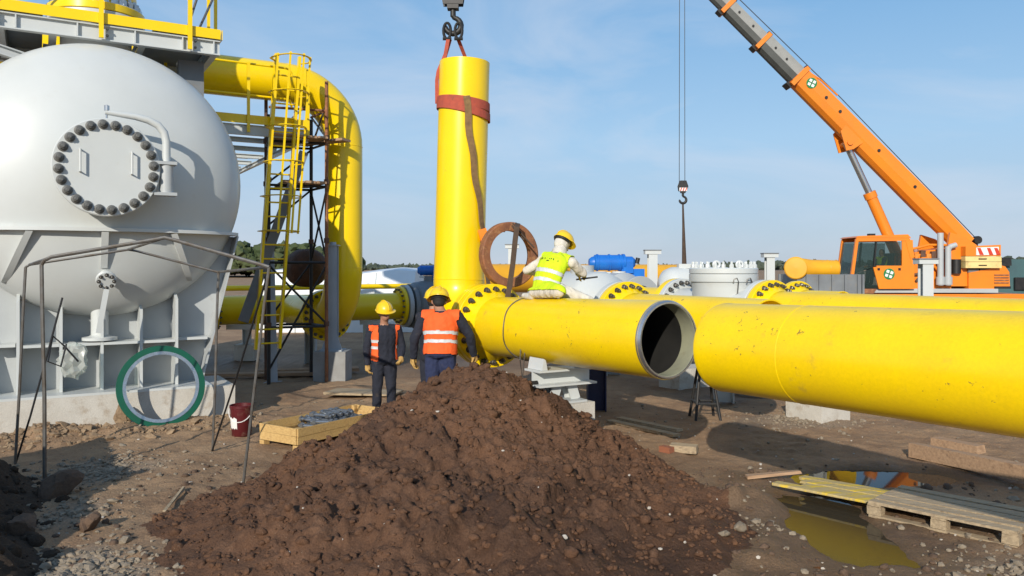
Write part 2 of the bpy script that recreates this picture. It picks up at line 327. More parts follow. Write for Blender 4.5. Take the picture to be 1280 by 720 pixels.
def bolts(parent, c, axis, rad, n, me, phase=0.0, frm=0.0, to=360.0):
    x, y, z = frame(axis)
    for i in range(n):
        a = R(frm + (to - frm) * (i + phase) / n)
        inst('bolt', me, parent, V(c) + x * (math.cos(a) * rad) + y * (math.sin(a) * rad), axis, spin=random.uniform(0, 1))
def ringprof(ro, ri, t0, t1, ch=0.008):
    return [(ri, t0), (ro - ch, t0), (ro, t0 + ch), (ro, t1 - ch), (ro - ch, t1), (ri, t1)]
def pipe_path(pts, r, thick=0.02, n=48):
    b = MB(); b.tube(pts, r, n, cap=False); k = len(b.v); b.tube(pts, [q - thick for q in r] if isinstance(r, list) else r - thick, n, cap=False)
    m = len(pts); fs = []
    for e in (0, m - 1):
        for a in range(n):
            c = (a + 1) % n; fs.append((e * n + a, e * n + c, k + e * n + c, k + e * n + a))
    b.f += fs; return b
def arc(c, a, b, r, steps=14, deg=90):       # quarter bend in the plane of unit vectors a, b: starts at c + a*r, ends at c + b*r
    return [V(c) + V(a) * (r * math.cos(R(deg) * i / steps)) + V(b) * (r * math.sin(R(deg) * i / steps)) for i in range(steps + 1)]

# ------------------------------------------------------------------ numpy noise for the terrain
def _h(ix, iy, seed):
    n = (ix.astype(np.int64) * 374761393 + iy.astype(np.int64) * 668265263 + seed * 1442695041) & 0x7fffffff
    n = (n ^ (n >> 13)) * 1274126177 & 0x7fffffff
    return ((n ^ (n >> 16)) & 0xffff) / 65535.0
def vnoise(x, y, seed=0):
    ix, iy = np.floor(x), np.floor(y); fx, fy = x - ix, y - iy
    fx = fx * fx * (3 - 2 * fx); fy = fy * fy * (3 - 2 * fy)
    a, b, c, d = _h(ix, iy, seed), _h(ix + 1, iy, seed), _h(ix, iy + 1, seed), _h(ix + 1, iy + 1, seed)
    return (a + (b - a) * fx) * (1 - fy) + (c + (d - c) * fx) * fy - 0.5
def fbm(x, y, seed=0, o=5, g=0.5):
    s = 0; a = 1.0
    for i in range(o): s = s + a * vnoise(x * 2 ** i + 17.3 * i, y * 2 ** i - 9.1 * i, seed + i); a *= g
    return s
def worley(x, y, seed=0):                    # distance to the nearest scattered point, and its random number
    ix, iy = np.floor(x), np.floor(y); best = np.full(x.shape, 9.0); idv = np.zeros(x.shape)
    for dx in (-1, 0, 1):
        for dy in (-1, 0, 1):
            cx, cy = ix + dx, iy + dy
            d = np.hypot(cx + _h(cx, cy, seed) - x, cy + _h(cx, cy, seed + 5) - y)
            m = d < best; best = np.where(m, d, best); idv = np.where(m, _h(cx, cy, seed + 9), idv)
    return best, idv
def sstep(a, b, x):
    t = np.clip((x - a) / (b - a), 0, 1); return t * t * (3 - 2 * t)
def grid_mesh(name, X, Y, Zv, attrs=None):
    ny, nx = X.shape; me = bpy.data.meshes.new(name)
    co = np.stack([X, Y, Zv], -1).reshape(-1, 3).astype(np.float32)
    idx = np.arange(ny * nx).reshape(ny, nx)
    q = np.stack([idx[:-1, :-1], idx[:-1, 1:], idx[1:, 1:], idx[1:, :-1]], -1).reshape(-1, 4)
    me.vertices.add(len(co)); me.vertices.foreach_set('co', co.ravel())
    me.loops.add(q.size); me.loops.foreach_set('vertex_index', q.ravel().astype(np.int32))
    me.polygons.add(len(q)); me.polygons.foreach_set('loop_start', np.arange(0, q.size, 4, dtype=np.int32))
    me.polygons.foreach_set('use_smooth', np.ones(len(q), dtype=bool))
    for k, a in (attrs or {}).items():
        at_ = me.attributes.new(k, 'FLOAT', 'POINT'); at_.data.foreach_set('value', a.ravel().astype(np.float32))
    me.update(); me.validate(); return me
# ================================================================== THE GROUND, HEAPS AND WATER
def soil_mat(name, c1, c2, c3, gravel=(0.30, 0.255, 0.20), wetc=0.42, bump=0.75, bs=22):
    m = bpy.data.materials.new(name); m.use_nodes = True; t = m.node_tree; b = t.nodes['Principled BSDF']; lk = t.links.new
    N = t.nodes.new; pos = N('ShaderNodeNewGeometry').outputs['Position']
    def noise(s, d=8, r=0.65):
        n = N('ShaderNodeTexNoise'); n.inputs['Scale'].default_value = s; n.inputs['Detail'].default_value = d; n.inputs['Roughness'].default_value = r; lk(pos, n.inputs['Vector']); return n.outputs['Fac']
    def ramp(f, a, p, q, e):
        r = N('ShaderNodeValToRGB'); r.color_ramp.elements[0].position = p; r.color_ramp.elements[1].position = e
        r.color_ramp.elements[0].color = (*a, 1) if len(a) == 3 else a; r.color_ramp.elements[1].color = (*q, 1); lk(f, r.inputs[0]); return r.outputs[0]
    def mix(f, a, c, mode='MIX'):
        x = N('ShaderNodeMixRGB'); x.blend_type = mode
        for i, q in (('Fac', f), ('Color1', a), ('Color2', c)):
            if isinstance(q, (float, int)): x.inputs[i].default_value = q
            elif isinstance(q, tuple): x.inputs[i].default_value = (*q, 1)
            else: lk(q, x.inputs[i])
        return x.outputs[0]
    def attr(k):
        a = N('ShaderNodeAttribute'); a.attribute_name = k; return a.outputs['Fac']
    c = ramp(noise(0.9), c1, 0.38, c2, 0.64)
    c = mix(ramp(noise(4.5), (0, 0, 0), 0.5, (0.75,) * 3, 0.68), c, c3)
    gv = ramp(noise(38, 5, 0.8), tuple(x * 0.5 for x in gravel), 0.35, tuple(min(1, x * 1.35) for x in gravel), 0.66)
    c = mix(attr('gravel'), c, gv)
    fine = ramp(noise(60, 6, 0.75), (0.62,) * 3, 0.3, (1.3,) * 3, 0.72)
    c = mix(1.0, c, fine, 'MULTIPLY')
    c = mix(ramp(noise(95, 3, 0.6), (0, 0, 0), 0.67, (0.6,) * 3, 0.74), c, (0.40, 0.34, 0.26))
    wet = attr('wet'); dk = N('ShaderNodeMixRGB'); dk.blend_type = 'MULTIPLY'; lk(wet, dk.inputs['Fac']); lk(c, dk.inputs['Color1']); dk.inputs['Color2'].default_value = (wetc, wetc * 0.97, wetc * 0.93, 1)
    lk(dk.outputs[0], b.inputs['Base Color'])
    mr = N('ShaderNodeMapRange'); mr.inputs['To Min'].default_value = 0.95; mr.inputs['To Max'].default_value = 0.45; lk(wet, mr.inputs['Value']); lk(mr.outputs[0], b.inputs['Roughness'])
    b.inputs['Specular IOR Level'].default_value = 0.25
    bp = N('ShaderNodeBump'); bp.inputs['Strength'].default_value = bump; bp.inputs['Distance'].default_value = 0.03; lk(noise(bs, 10, 0.7), bp.inputs['Height']); lk(bp.outputs[0], b.inputs['Normal'])
    M[name] = m; return m
soil_mat('ground_soil', (0.395, 0.258, 0.150), (0.255, 0.157, 0.091), (0.325, 0.208, 0.122))
soil_mat('heap_soil', (0.160, 0.080, 0.043), (0.095, 0.050, 0.030), (0.185, 0.098, 0.056), bump=0.9, bs=26)
soil_mat('berm_soil', (0.062, 0.042, 0.028), (0.042, 0.029, 0.02), (0.08, 0.055, 0.036), bump=0.9, bs=22)

def axis_coords(lo, hi, step, flo, fhi):
    mid = np.arange(lo, hi + step / 2, step)
    def grow(s, e):
        o = []; d = step; p = s
        while abs(p) < abs(e) if (e * s > 0 or s == 0) else (p > e if e < s else p < e):
            d *= 1.28; p = p + (d if e > s else -d); o.append(p)
            if len(o) > 80: break
        return np.array(o)
    return np.concatenate([grow(lo, flo)[::-1], mid, grow(hi, fhi)])
def lump(x, y, cx, cy, rx, ry): return np.clip(1 - np.hypot((x - cx) / rx, (y - cy) / ry), 0, 1)
def puddle_d(x, y):                        # >0 inside the wet hollows
    q = np.hypot((x - 2.95) / 0.44, (y - 7.2) / 0.90) + 0.55 * fbm(x * 1.5, y * 1.5, 40, 4)
    p = np.hypot((x - 4.0) / 0.95, (y - 8.95) / 0.42) + 0.45 * fbm(x * 1.2, y * 1.2, 44, 4)
    s = np.hypot((x - 2.9) / 0.36, (y - 8.1) / 0.22) + 0.25 * fbm(x * 3, y * 3, 47, 3)
    return np.maximum(np.maximum(1.12 - q, 1.05 - p), 1.0 - s)
def ground_z(x, y):
    near = sstep(40, 14, np.hypot(x, y - 9))
    z = 0.05 * fbm(x * 0.5, y * 0.5, 3, 4) + near * (0.035 * fbm(x * 2.1, y * 2.1, 8, 5) + 0.018 * fbm(x * 9, y * 9, 12, 4, 0.6))
    d, i = worley(x * 5.5, y * 5.5, 21); z = z + near * 0.028 * np.clip(0.5 - d, 0, 1) * (i > 0.45)
    # bank of earth thrown against the plinth of the vessel
    s = (x + 6.28) * U.x + (y - 12.2) * U.y; w = (x + 6.28) * W.x + (y - 12.2) * W.y
    z = z + 0.17 * np.exp(-((s - 1.05) / 0.36) ** 2) * (1 - 0.8 * np.exp(-((w - 0.75) / 0.6) ** 2)) * sstep(2.3, 0.8, np.abs(w - 0.2)) * (0.75 + 1.2 * vnoise(x * 3.1, y * 3.1, 5))
    # tracks pressed into the open ground
    for a, off in ((0.5, -5.0), (0.5, -3.3)):
        u = (x - off) * 0.86 - (y - 8) * a * 0.6; z = z - near * 0.03 * np.exp(-(u / 0.2) ** 2) * (y < 11)
    pd = puddle_d(x, y)
    z = z * (1 - 0.7 * sstep(-0.4, 0.3, pd)) - 0.10 * sstep(-0.10, 0.5, pd) - 0.012 * sstep(-0.6, 0.0, pd)
    # muddy lump between heap and pallet
    z = z + 0.16 * lump(x, y, 2.25, 7.85, 0.7, 0.55) ** 1.2 * (1 + 1.2 * vnoise(x * 6, y * 6, 15))
    z = z + 0.10 * lump(x, y, 1.75, 6.7, 0.7, 0.9) * (1 + 1.6 * vnoise(x * 5, y * 5, 16))
    return z
gx = axis_coords(-7.6, 6.6, 0.042, -2600, 2600); gy = axis_coords(5.4, 17.0, 0.045, -120, 4200)
GX, GY = np.meshgrid(gx, gy); GZ = ground_z(GX, GY)
pdv = puddle_d(GX, GY)
wet_dark = np.clip(sstep(-0.75, -0.05, pdv + 0.5 * vnoise(GX * 2.3, GY * 2.3, 33)) + 0.75 * sstep(0.0, 0.30, fbm(GX * 0.55 + 3, GY * 0.55, 60, 5) - 0.14) * sstep(0.2, 2.2, GX), 0, 1)
wet_dark = np.maximum(wet_dark, 0.85 * sstep(1.15, 0.45, np.hypot((GX - 2.7) / 2.3, (GY - 7.3) / 2.0) + 0.5 * fbm(GX * 1.3, GY * 1.3, 64, 5)))   # soaked mud round the puddles
wet_dark = np.maximum(wet_dark, 0.70 * sstep(0.9, 0.2, np.hypot((GX + 0.3) / 4.4, (GY - 9.0) / 4.1)))   # damp soil trodden round the heap
wet_dark = np.maximum(wet_dark, 0.8 * sstep(16.5, 19, GY) * sstep(24, 20, GY) * sstep(2, -1, GX))  # darker, smoother band of ground behind the vessel
grav = np.zeros_like(GX)
for cx, cy, rx, ry, k in ((-3.45, 6.05, 0.7, 0.65, .8), (-4.75, 9.3, 0.6, 0.75, 0.5), (-4.2, 7.6, 0.4, 0.5, 0.4), (4.0, 6.1, 0.9, 0.6, 0.45), (4.3, 12.1, 0.9, 0.7, 0.5), (2.2, 7.2, 0.5, 0.5, 0.15)):
    grav = np.maximum(grav, k * sstep(1.15, 0.55, np.hypot((GX - cx) / rx, (GY - cy) / ry) + 0.7 * fbm(GX * 2, GY * 2, 70, 4)))
gme = grid_mesh('ground', GX, GY, GZ, {'wet': wet_dark, 'gravel': grav}); gme.materials.append(M['ground_soil'])
ground = bpy.data.objects.new('ground', gme); COL.objects.link(ground); tag(ground, 'bare trodden brown earth of the building site', kind='structure')
wb = MB(); wb.add([(1.9, 5.9, -0.034), (6.4, 5.9, -0.034), (6.4, 10.3, -0.034), (1.9, 10.3, -0.034)], [(0, 1, 2, 3)])
wm = bpy.data.materials.new('muddy_water'); wm.use_nodes = True; _b = wm.node_tree.nodes['Principled BSDF']
_b.inputs['Base Color'].default_value = (0.05, 0.04, 0.026, 1); _b.inputs['Roughness'].default_value = 0.03; _b.inputs['IOR'].default_value = 1.19; _b.inputs['Specular IOR Level'].default_value = 0.5
M['muddy_water'] = wm
water = wb.build('puddle_water', 'muddy_water'); tag(water, 'shallow muddy puddle reflecting the yellow pipes beside the pallet', kind='structure')

# ---- the heap of brown earth in the middle, and the dark one at the edge with its added shading ridge
def heap_z(x, y):
    dx, dy = x + 0.42, y - 9.35
    rx = np.where(dx < 0, 2.15 + 0.56 * np.clip(-dy, 0, 3), 2.3 + 0.40 * np.clip(-dy, 0, 3)); ry = np.where(dy < 0, 4.1, 1.8)
    r = np.sqrt((dx / rx) ** 2 + (dy / ry) ** 2 + 0.006) + 0.16 * fbm(x * 0.75, y * 0.75, 81, 4)
    z = 1.23 * np.clip(1.03 - r, 0, 2) ** 1.22
    k = sstep(0.0, 0.25, z)
    d1, i1 = worley(x * 2.6 + 0.35 * fbm(x * 3, y * 3, 5), y * 2.6 + 0.35 * fbm(x * 3 + 9, y * 3, 6), 83); d2, i2 = worley(x * 6.2 + 0.3 * fbm(x * 7, y * 7, 7), y * 6.2, 85); d3, i3 = worley(x * 14 + 0.3 * vnoise(x * 20, y * 20, 8), y * 14, 87)
    z = z + k * (0.16 * (i1 - 0.5) * np.clip(1.1 - d1 * 1.3, 0, 1) + 0.13 * (i2 - 0.3) * np.clip(1.0 - d2 * 1.45, 0, 1) + 0.062 * (i3 - .1) * np.clip(0.95 - d3 * 1.5, 0, 1) + 0.09 * fbm(x * 2.2, y * 2.2, 90, 7, 0.66) - 0.045 * np.abs(fbm(x * 4 + y * 1.5, y * 1.6, 92, 4)))
    return z
px_ = np.arange(-4.7, 3.9, 0.0185); py_ = np.arange(5.2, 11.8, 0.0205); PX, PY = np.meshgrid(px_, py_); PZ = heap_z(PX, PY)
PZ = np.where(PZ < 0.002, -0.15, PZ) + ground_z(PX, PY) - 0.02
zer = np.zeros_like(PX)
hme = grid_mesh('earth_heap', PX, PY, PZ, {'wet': 0.75 * sstep(-0.05, 0.22, fbm(PX * 0.6, PY * 0.6, 95, 4)) * sstep(-0.6, 1.2, PX + (9 - PY) * 0.4), 'gravel': zer}); hme.materials.append(M['heap_soil'])
heap = bpy.data.objects.new('earth_heap', hme); COL.objects.link(heap)
tag(heap, 'big heap of loose reddish brown earth dug up in front of the workers', 'earth heap')
def heap_at(x, y):
    a = np.array([[x]]), np.array([[y]]); h = heap_z(*a); g = ground_z(*a)
    return float((np.where(h > 0.002, h - 0.02, 0) + g)[0, 0])
def berm_z(x, y):
    a = V((-4.95, 4.7)); b = V((-6.4, 7.6)); ab = (b - a)  # ridge line out of view, added to throw shade on the near left
    t = np.clip(((x - a.x) * ab.x + (y - a.y) * ab.y) / ab.length_squared, 0, 1)
    r = np.hypot(x - a.x - t * ab.x, y - a.y - t * ab.y) / 1.85 + 0.25 * fbm(x, y, 101, 4)
    z = 1.45 * np.clip(1.02 - r, 0, 1) ** 1.55; k = sstep(0, 0.2, z)
    d1, i1 = worley(x * 3, y * 3, 103); d2, i2 = worley(x * 7, y * 7, 104)
    return z + k * (0.14 * (i1 - 0.4) * np.clip(1 - d1 * 1.3, 0, 1) + 0.07 * i2 * np.clip(0.9 - d2 * 1.3, 0, 1) + 0.08 * fbm(x * 3, y * 3, 105, 5))
px_ = np.arange(-8.6, -2.6, 0.032); py_ = np.arange(2.6, 9.8, 0.034); BX, BY = np.meshgrid(px_, py_); BZ = berm_z(BX, BY)
BZ = np.where(BZ < 0.002, -0.2, BZ) + ground_z(BX, BY) - 0.03
bme = grid_mesh('soil_bank', BX, BY, BZ, {'wet': np.zeros_like(BX), 'gravel': np.zeros_like(BX)}); bme.materials.append(M['berm_soil'])
bank = bpy.data.objects.new('soil_bank', bme); COL.objects.link(bank); tag(bank, 'dark cloddy bank of dug soil at the near edge, its unseen ridge added for shade', 'soil bank')

# ---- loose stones and clods
def ico(sub):
    bm = bmesh.new(); bmesh.ops.create_icosphere(bm, subdivisions=sub, radius=1); v = np.array([p.co[:] for p in bm.verts]); f = np.array([[q.index for q in p.verts] for p in bm.faces]); bm.free(); return v, f
def scatter(name, pts, sizes, m, sub=1, flat=0.7, rough=0.25, seed=1):
    rng = np.random.default_rng(seed); v, f = ico(sub); n = len(pts); k = len(v)
    vv = np.repeat(v[None], n, 0) * (1 + rng.uniform(-rough, rough, (n, k, 1)))
    vv = vv * rng.uniform(0.65, 1.25, (n, 1, 3)) * np.array([1, 1, flat])
    a = rng.uniform(0, 6.28, n); tilt = rng.uniform(-0.5, 0.5, n); ca, sa, ct, st = np.cos(a), np.sin(a), np.cos(tilt), np.sin(tilt)
    x, y, z = vv[..., 0], vv[..., 1], vv[..., 2]
    y, z = y * ct[:, None] - z * st[:, None], y * st[:, None] + z * ct[:, None]
    x, y = x * ca[:, None] - y * sa[:, None], x * sa[:, None] + y * ca[:, None]
    co = np.stack([x, y, z], -1) * sizes[:, None, None] + pts[:, None, :]
    me = bpy.data.meshes.new(name); fs = (f[None] + (np.arange(n) * k)[:, None, None]).reshape(-1, 3)
    me.vertices.add(n * k); me.vertices.foreach_set('co', co.reshape(-1).astype(np.float32)); me.loops.add(fs.size); me.loops.foreach_set('vertex_index', fs.reshape(-1).astype(np.int32))
    me.polygons.add(len(fs)); me.polygons.foreach_set('loop_start', np.arange(0, fs.size, 3, dtype=np.int32))
    me.polygons.foreach_set('use_smooth', np.full(len(fs), sub > 1)); me.update(); me.materials.append(M[m])
    o = bpy.data.objects.new(name, me); COL.objects.link(o); o['kind'] = 'stuff'; return o
rng = np.random.default_rng(11)
def patch(cx, cy, rx, ry, n): 
    r = np.abs(rng.normal(0, 0.5, n)); a = rng.uniform(0, 6.28, n); return np.stack([cx + rx * r * np.cos(a), cy + ry * r * np.sin(a)], -1)
P = np.concatenate([patch(-3.45, 6.1, 0.9, 0.8, 1500), patch(-4.75, 9.3, 0.9, 1.1, 800), patch(-4.2, 7.6, 0.6, 0.8, 300), patch(4.0, 6.2, 1.2, 0.8, 420), patch(4.3, 12.1, 1.2, 0.9, 350), patch(2.3, 7.3, 0.8, 0.7, 60),
                    np.stack([rng.uniform(-6.5, 7, 600), rng.uniform(5.6, 14, 600)], -1)])
P = P[(puddle_d(P[:, 0], P[:, 1]) < -0.02) & (P[:, 1] > 5.0)]
sz = np.clip(rng.lognormal(math.log(0.016), 0.5, len(P)), 0.006, 0.055)
scatter('gravel', np.column_stack([P, ground_z(P[:, 0], P[:, 1]) + sz * 0.25]), sz, 'stone_pale', 1, 0.65, 0.25, 3)
Q = np.stack([rng.uniform(-5.5, 6, 170), rng.uniform(5.6, 13, 170)], -1); sq = rng.uniform(0.007, 0.02, len(Q))
hz = heap_z(Q[:, 0], Q[:, 1]); zz = ground_z(Q[:, 0], Q[:, 1]) + np.where(hz > 0.002, hz - 0.02, 0)
keep = puddle_d(Q[:, 0], Q[:, 1]) < -0.02
scatter('white_chips', np.column_stack([Q, zz + sq * 0.3])[keep], sq[keep], 'stone_white', 1, 0.7, 0.3, 4)
# clods of earth over the heap: many small ones, fewer big ones
n = 9000; a = rng.uniform(0, 6.28, n); r = np.sqrt(rng.uniform(0, 1, n))
C = np.stack([-0.5 + 3.6 * r * np.cos(a), 8.4 + 3.3 * r * np.sin(a)], -1); h = heap_z(C[:, 0], C[:, 1]); C = C[h > 0.03]; n = len(C)
sz = np.clip(rng.lognormal(math.log(0.0135), 0.66, n), 0.006, 0.05)
cz = heap_z(C[:, 0], C[:, 1]) + ground_z(C[:, 0], C[:, 1]) - 0.02
scatter('heap_clods', np.column_stack([C, cz + sz * 0.1]), sz, 'heap_soil', 2, 0.72, 0.27, 5)
n = 700; C = np.stack([rng.uniform(-6.2, -3.3, n), rng.uniform(5.2, 9.3, n)], -1); h = berm_z(C[:, 0], C[:, 1]); C = C[(h > 0.0)]; n = len(C)
sz = np.clip(rng.lognormal(math.log(0.022), 0.65, n), 0.008, 0.075); cz = berm_z(C[:, 0], C[:, 1]) + ground_z(C[:, 0], C[:, 1]) - 0.03
scatter('bank_clods', np.column_stack([C, cz + sz * 0.15]), sz, 'berm_soil', 2, 0.8, 0.24, 6)
n = 1500; s_ = rng.normal(1.1, 0.28, n); w_ = rng.uniform(-1.6, 2.1, n)
C = np.stack([-6.28 + U.x * s_ + W.x * w_, 12.2 + U.y * s_ + W.y * w_], -1); sz = np.clip(rng.lognormal(math.log(0.017), 0.7, n), 0.006, 0.085)
scatter('bank_rubble', np.column_stack([C, ground_z(C[:, 0], C[:, 1]) + sz * 0.1])[(s_ > 0.74) & ~((np.abs(w_ - .75) < .7) & (s_ < 1.25) & (sz > .02))], sz[(s_ > 0.74) & ~((np.abs(w_ - .75) < .7) & (s_ < 1.25) & (sz > .02))], 'clod_tan', 1, 0.7, 0.36, 7)
n = 1400; C = np.stack([rng.uniform(-4, 5, n), rng.uniform(5.8, 9.5, n)], -1); sz = np.clip(rng.lognormal(math.log(0.015), 0.6, n), 0.006, 0.045)
keep = (heap_z(C[:, 0], C[:, 1]) < 0.02) & (puddle_d(C[:, 0], C[:, 1]) < -0.1)
scatter('loose_clods', np.column_stack([C, ground_z(C[:, 0], C[:, 1]) + sz * 0.1])[keep], sz[keep], 'clod_dark', 2, 0.7, 0.26, 8)
def rock(name, label, cat, p, r, m, seed, flat=0.8, sub=3, group=None):
    rg = np.random.default_rng(seed); v, f = ico(sub)
    for k in range(3):
        d = rg.normal(size=3); fr = 2 + k * 2.2
        v = v * (1 + (0.22 / (k + 1)) * np.sin(v @ (rg.normal(size=3) * fr) + rg.uniform(0, 6)))[:, None]
    for k in range(9):
        d = rg.normal(size=3); d /= np.linalg.norm(d); t_ = rg.uniform(.45, .8); h_ = v @ d; v = v - np.clip(h_ - t_, 0, None)[:, None] * d * .9
    v = v * (1 + rg.uniform(-0.05, 0.05, (len(v), 1))) * np.array([r, r * rg.uniform(0.7, 0.95), r * flat])
    b = MB(); b.add([V(q) + V(p) for q in v], [tuple(int(i) for i in q) for q in f]); o = b.build(name, m, loc=p, ang=18); return tag(o, label, cat, group)
for k, (px, py, r, lab) in enumerate(((72, 620, 0.24, 'large clod of dark soil at the foot of the nearer bent rod'), (30, 668, 0.16, 'pale topped lump of soil low in the dark bank'), (120, 522, 0.13, 'upright tan clod of earth leaning on the plinth'), (110, 660, 0.10, 'small dark clod lying in the gravel'))):
    g = gnd(px, py); zz = float(ground_z(np.array([[g.x]]), np.array([[g.y]]))[0, 0])
    if k == 2: g = V((-5.62, 11.55, 0)); zz = 0.2
    rock('earth_clod', lab, 'clod', (g.x, g.y, zz + r * 0.4), r, ('clod_dark', 'clod_dark', 'clod_tan', 'clod_dark')[k], 20 + k, 0.85 if k != 2 else 1.15)
for k, (px, py, r, lab) in enumerate(((925, 672, 0.085, 'pale grey stone, largest by the edge of the heap'), (908, 684, 0.05, 'small pale stone beside the largest one at the heap edge'), (404 + 300, 712, 0.035, 'white bone-like stone at the foot of the heap'))):
    g = gnd(px, py); rock('stone', lab, 'stone', (g.x, g.y, heap_at(g.x, g.y) + r * 0.35), r, ('stone_pale', 'stone_pale', 'stone_white')[k], 40 + k, 0.7, 2)

# ---- far woods: scattered leaf clumps along low hills
def woods(name, m, x0, x1, y0, y1, hfun, n, r0, r1, seed, label):
    rg = np.random.default_rng(seed); xs = rg.uniform(x0, x1, n); ys = rg.uniform(y0, y1, n)
    hh = hfun(xs, ys) * rg.uniform(0.55, 1.06, n); zs = hh * rg.uniform(0.15, 1.0, n) ** 0.7
    o = scatter(name, np.stack([xs, ys, zs], -1), rg.uniform(r0, r1, n), m, 1, 0.9, 0.45, seed); tag(o, label); return o
woods('woods', 'leaf', -110, -44, 190, 235, lambda x, y: 7.5 * (0.72 + 0.28 * np.sin(x * 0.05 + 4.6)) + 2.0 * fbm(x * 0.14, y * 0.05, 7, 3), 5200, 0.5, 1.5, 61, 'dark green belt of trees at the edge of the field')
woods('distant_woods', 'leaf_far', -900, 1000, 900, 1050, lambda x, y: 4.4 + 9 * np.exp(-((x - 620) / 190) ** 2) + 5 * np.exp(-((x - 330) / 60) ** 2) + 2 * fbm(x * 0.03, y * 0.01, 9, 3), 7000, 2.0, 4.5, 62, 'low grey green line of distant trees along the horizon')
# ================================================================== PIPES, VALVES AND THE VESSEL
def flange(parent, c, axis, ro, ri, th, m, nb=0, nut=None, name='flange', ph=0.0, back=False):
    b = MB(); b.lathe(ringprof(ro, ri, 0, th), c, axis, 56, closed=True); f = b.build(name, m, parent); c = V(c); ax = V(axis).normalized()
    if nb:
        bolts(f, c + ax * th, ax, ro - (ro - ri) * 0.42, nb, nut or NUT, ph)
        if back: bolts(f, c, -ax, ro - (ro - ri) * 0.42, nb, nut or NUT, -ph)
    return f
def neck(parent, c, axis, r0, r1, ln, m):
    b = MB(); b.lathe([(r0, 0), (r0 - (r0 - r1) * 0.35, ln * 0.3), (r1 + 0.003, ln)], c, axis, 48, cap=False); return b.build('flange_neck', m, parent)
def seam(parent, c, axis, r, m='yellow_paint_dusty'):
    b = MB(); x, y, z = frame(axis); b.tube([V(c) + x * (math.cos(2 * math.pi * k / 48) * r) + y * (math.sin(2 * math.pi * k / 48) * r) for k in range(48)], 0.008, 6, closed=True)
    return b.build('weld_seam', m, parent)

# ---- open ended spool with the man on it (line A)
FA = V((-0.316, 11.30, 1.53)); EA = V((1.60, 8.16, 1.605)); UA = (EA - FA).normalized()
sp = thing('pipe_spool', 'yellow pipe with an open bare end, a worker in white seated on it', 'pipe', (FA.x + 0.9, FA.y - 1.5, 0.9))
b = pipe_path([FA + UA * 0.24, EA - UA * 0.02], 0.405, 0.02, 72); b.build('pipe_wall', 'yellow_paint_dusty', sp)
b = MB(); b.tube([FA + UA * 0.3, EA - UA * 0.03], 0.382, 64, cap=False); b.build('pipe_lining', 'pipe_lining_shade', sp)
b = MB(); b.lathe([(0.378, -0.10), (0.405, -0.045), (0.4065, -0.045), (0.409, -0.03), (0.388, 0.012), (0.372, 0.012), (0.372, -0.08)], EA, UA, 72, closed=True); b.build('bevelled_end', 'bright_steel', sp)
b = MB(); b.lathe([(0.365, -0.20), (0.379, -0.20), (0.379, -0.005), (0.366, -0.005), (0.362, -0.06)], EA, UA, 64, closed=True); b.build('lit_lining_lip', 'pipe_lining', sp)  # short pale band painted as the sunlit lip of the lining
flange(sp, FA, UA, 0.585, 0.40, 0.12, 'yellow_paint', 22, NUT, ph=0.3); neck(sp, FA + UA * 0.12, UA, 0.50, 0.405, 0.16, 'yellow_paint')
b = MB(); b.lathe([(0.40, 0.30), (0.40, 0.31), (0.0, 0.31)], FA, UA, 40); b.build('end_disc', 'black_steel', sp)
seam(sp, FA + UA * 0.285, UA, 0.403)
# ---- upright elbow hung from the hook
FE = FA - UA * 0.03; ax_e = -UA
el = thing('elbow_pipe', 'upright yellow elbow pipe hanging in a red sling, flanged at its foot', 'pipe', (FA.x - 0.5, FA.y + 0.8, 0.95))
rb = 0.60; c0 = FE - UA * 0.30; UH = V((UA.x, UA.y, 0)).normalized()
bend = arc(c0 + Z * rb, -Z, -UH, rb, 16); top0 = bend[-1]; topp = V((top0.x + 0.085, top0.y, 5.44))
UPV = (topp - top0).normalized()
path = [FE - UA * 0.12] + bend + [top0 + (topp - top0) * k / 6 for k in range(1, 7)]
pipe_path(path, [0.40] + [0.385] * 17 + [0.378] * 6, 0.02, 72).build('pipe_wall', 'yellow_paint', el)
flange(el, FE - UA * 0.12, UA, 0.585, 0.40, 0.12, 'yellow_paint'); fb = [o for o in el.children if o.name.startswith('flange')][-1]
bolts(fb, FE - UA * 0.12, -UA, 0.51, 22, NUT, 0.3); neck(el, FE - UA * 0.12, -UA, 0.50, 0.405, 0.15, 'yellow_paint')
seam(el, top0 + UPV * 0.05, UPV, 0.383, 'yellow_paint'); seam(el, bend[0], -UA, 0.387, 'yellow_paint')
# ---- near pipe on the right
S2 = V((1.99, 7.42, 1.605)); E2 = S2 + U * 7.4 + Z * 0.13; U2 = (E2 - S2).normalized()
p2 = thing('long_pipe', 'nearest long yellow pipe running off to the right, scuffed at its end', 'pipe', (S2.x + 1.5, S2.y - 2.5, 1.2))
pipe_path([S2, S2.lerp(E2, .25), S2.lerp(E2, .5), S2.lerp(E2, .75), E2], 0.408, 0.02, 80).build('pipe_wall', 'yellow_paint_dusty', p2)
b = MB(); b.tube([S2 + U2 * 0.02, S2 + U2 * 7.3], 0.386, 48, cap=False); b.build('pipe_lining', 'pipe_lining', p2)
b = MB(); b.lathe([(0.38, 0.02), (0.405, -0.012), (0.411, 0.012), (0.409, 0.05)], S2, U2, 72, cap=False); b.build('bevelled_end', 'yellow_paint_dusty', p2)
seam(p2, S2 + U2 * 0.92, U2, 0.4035)
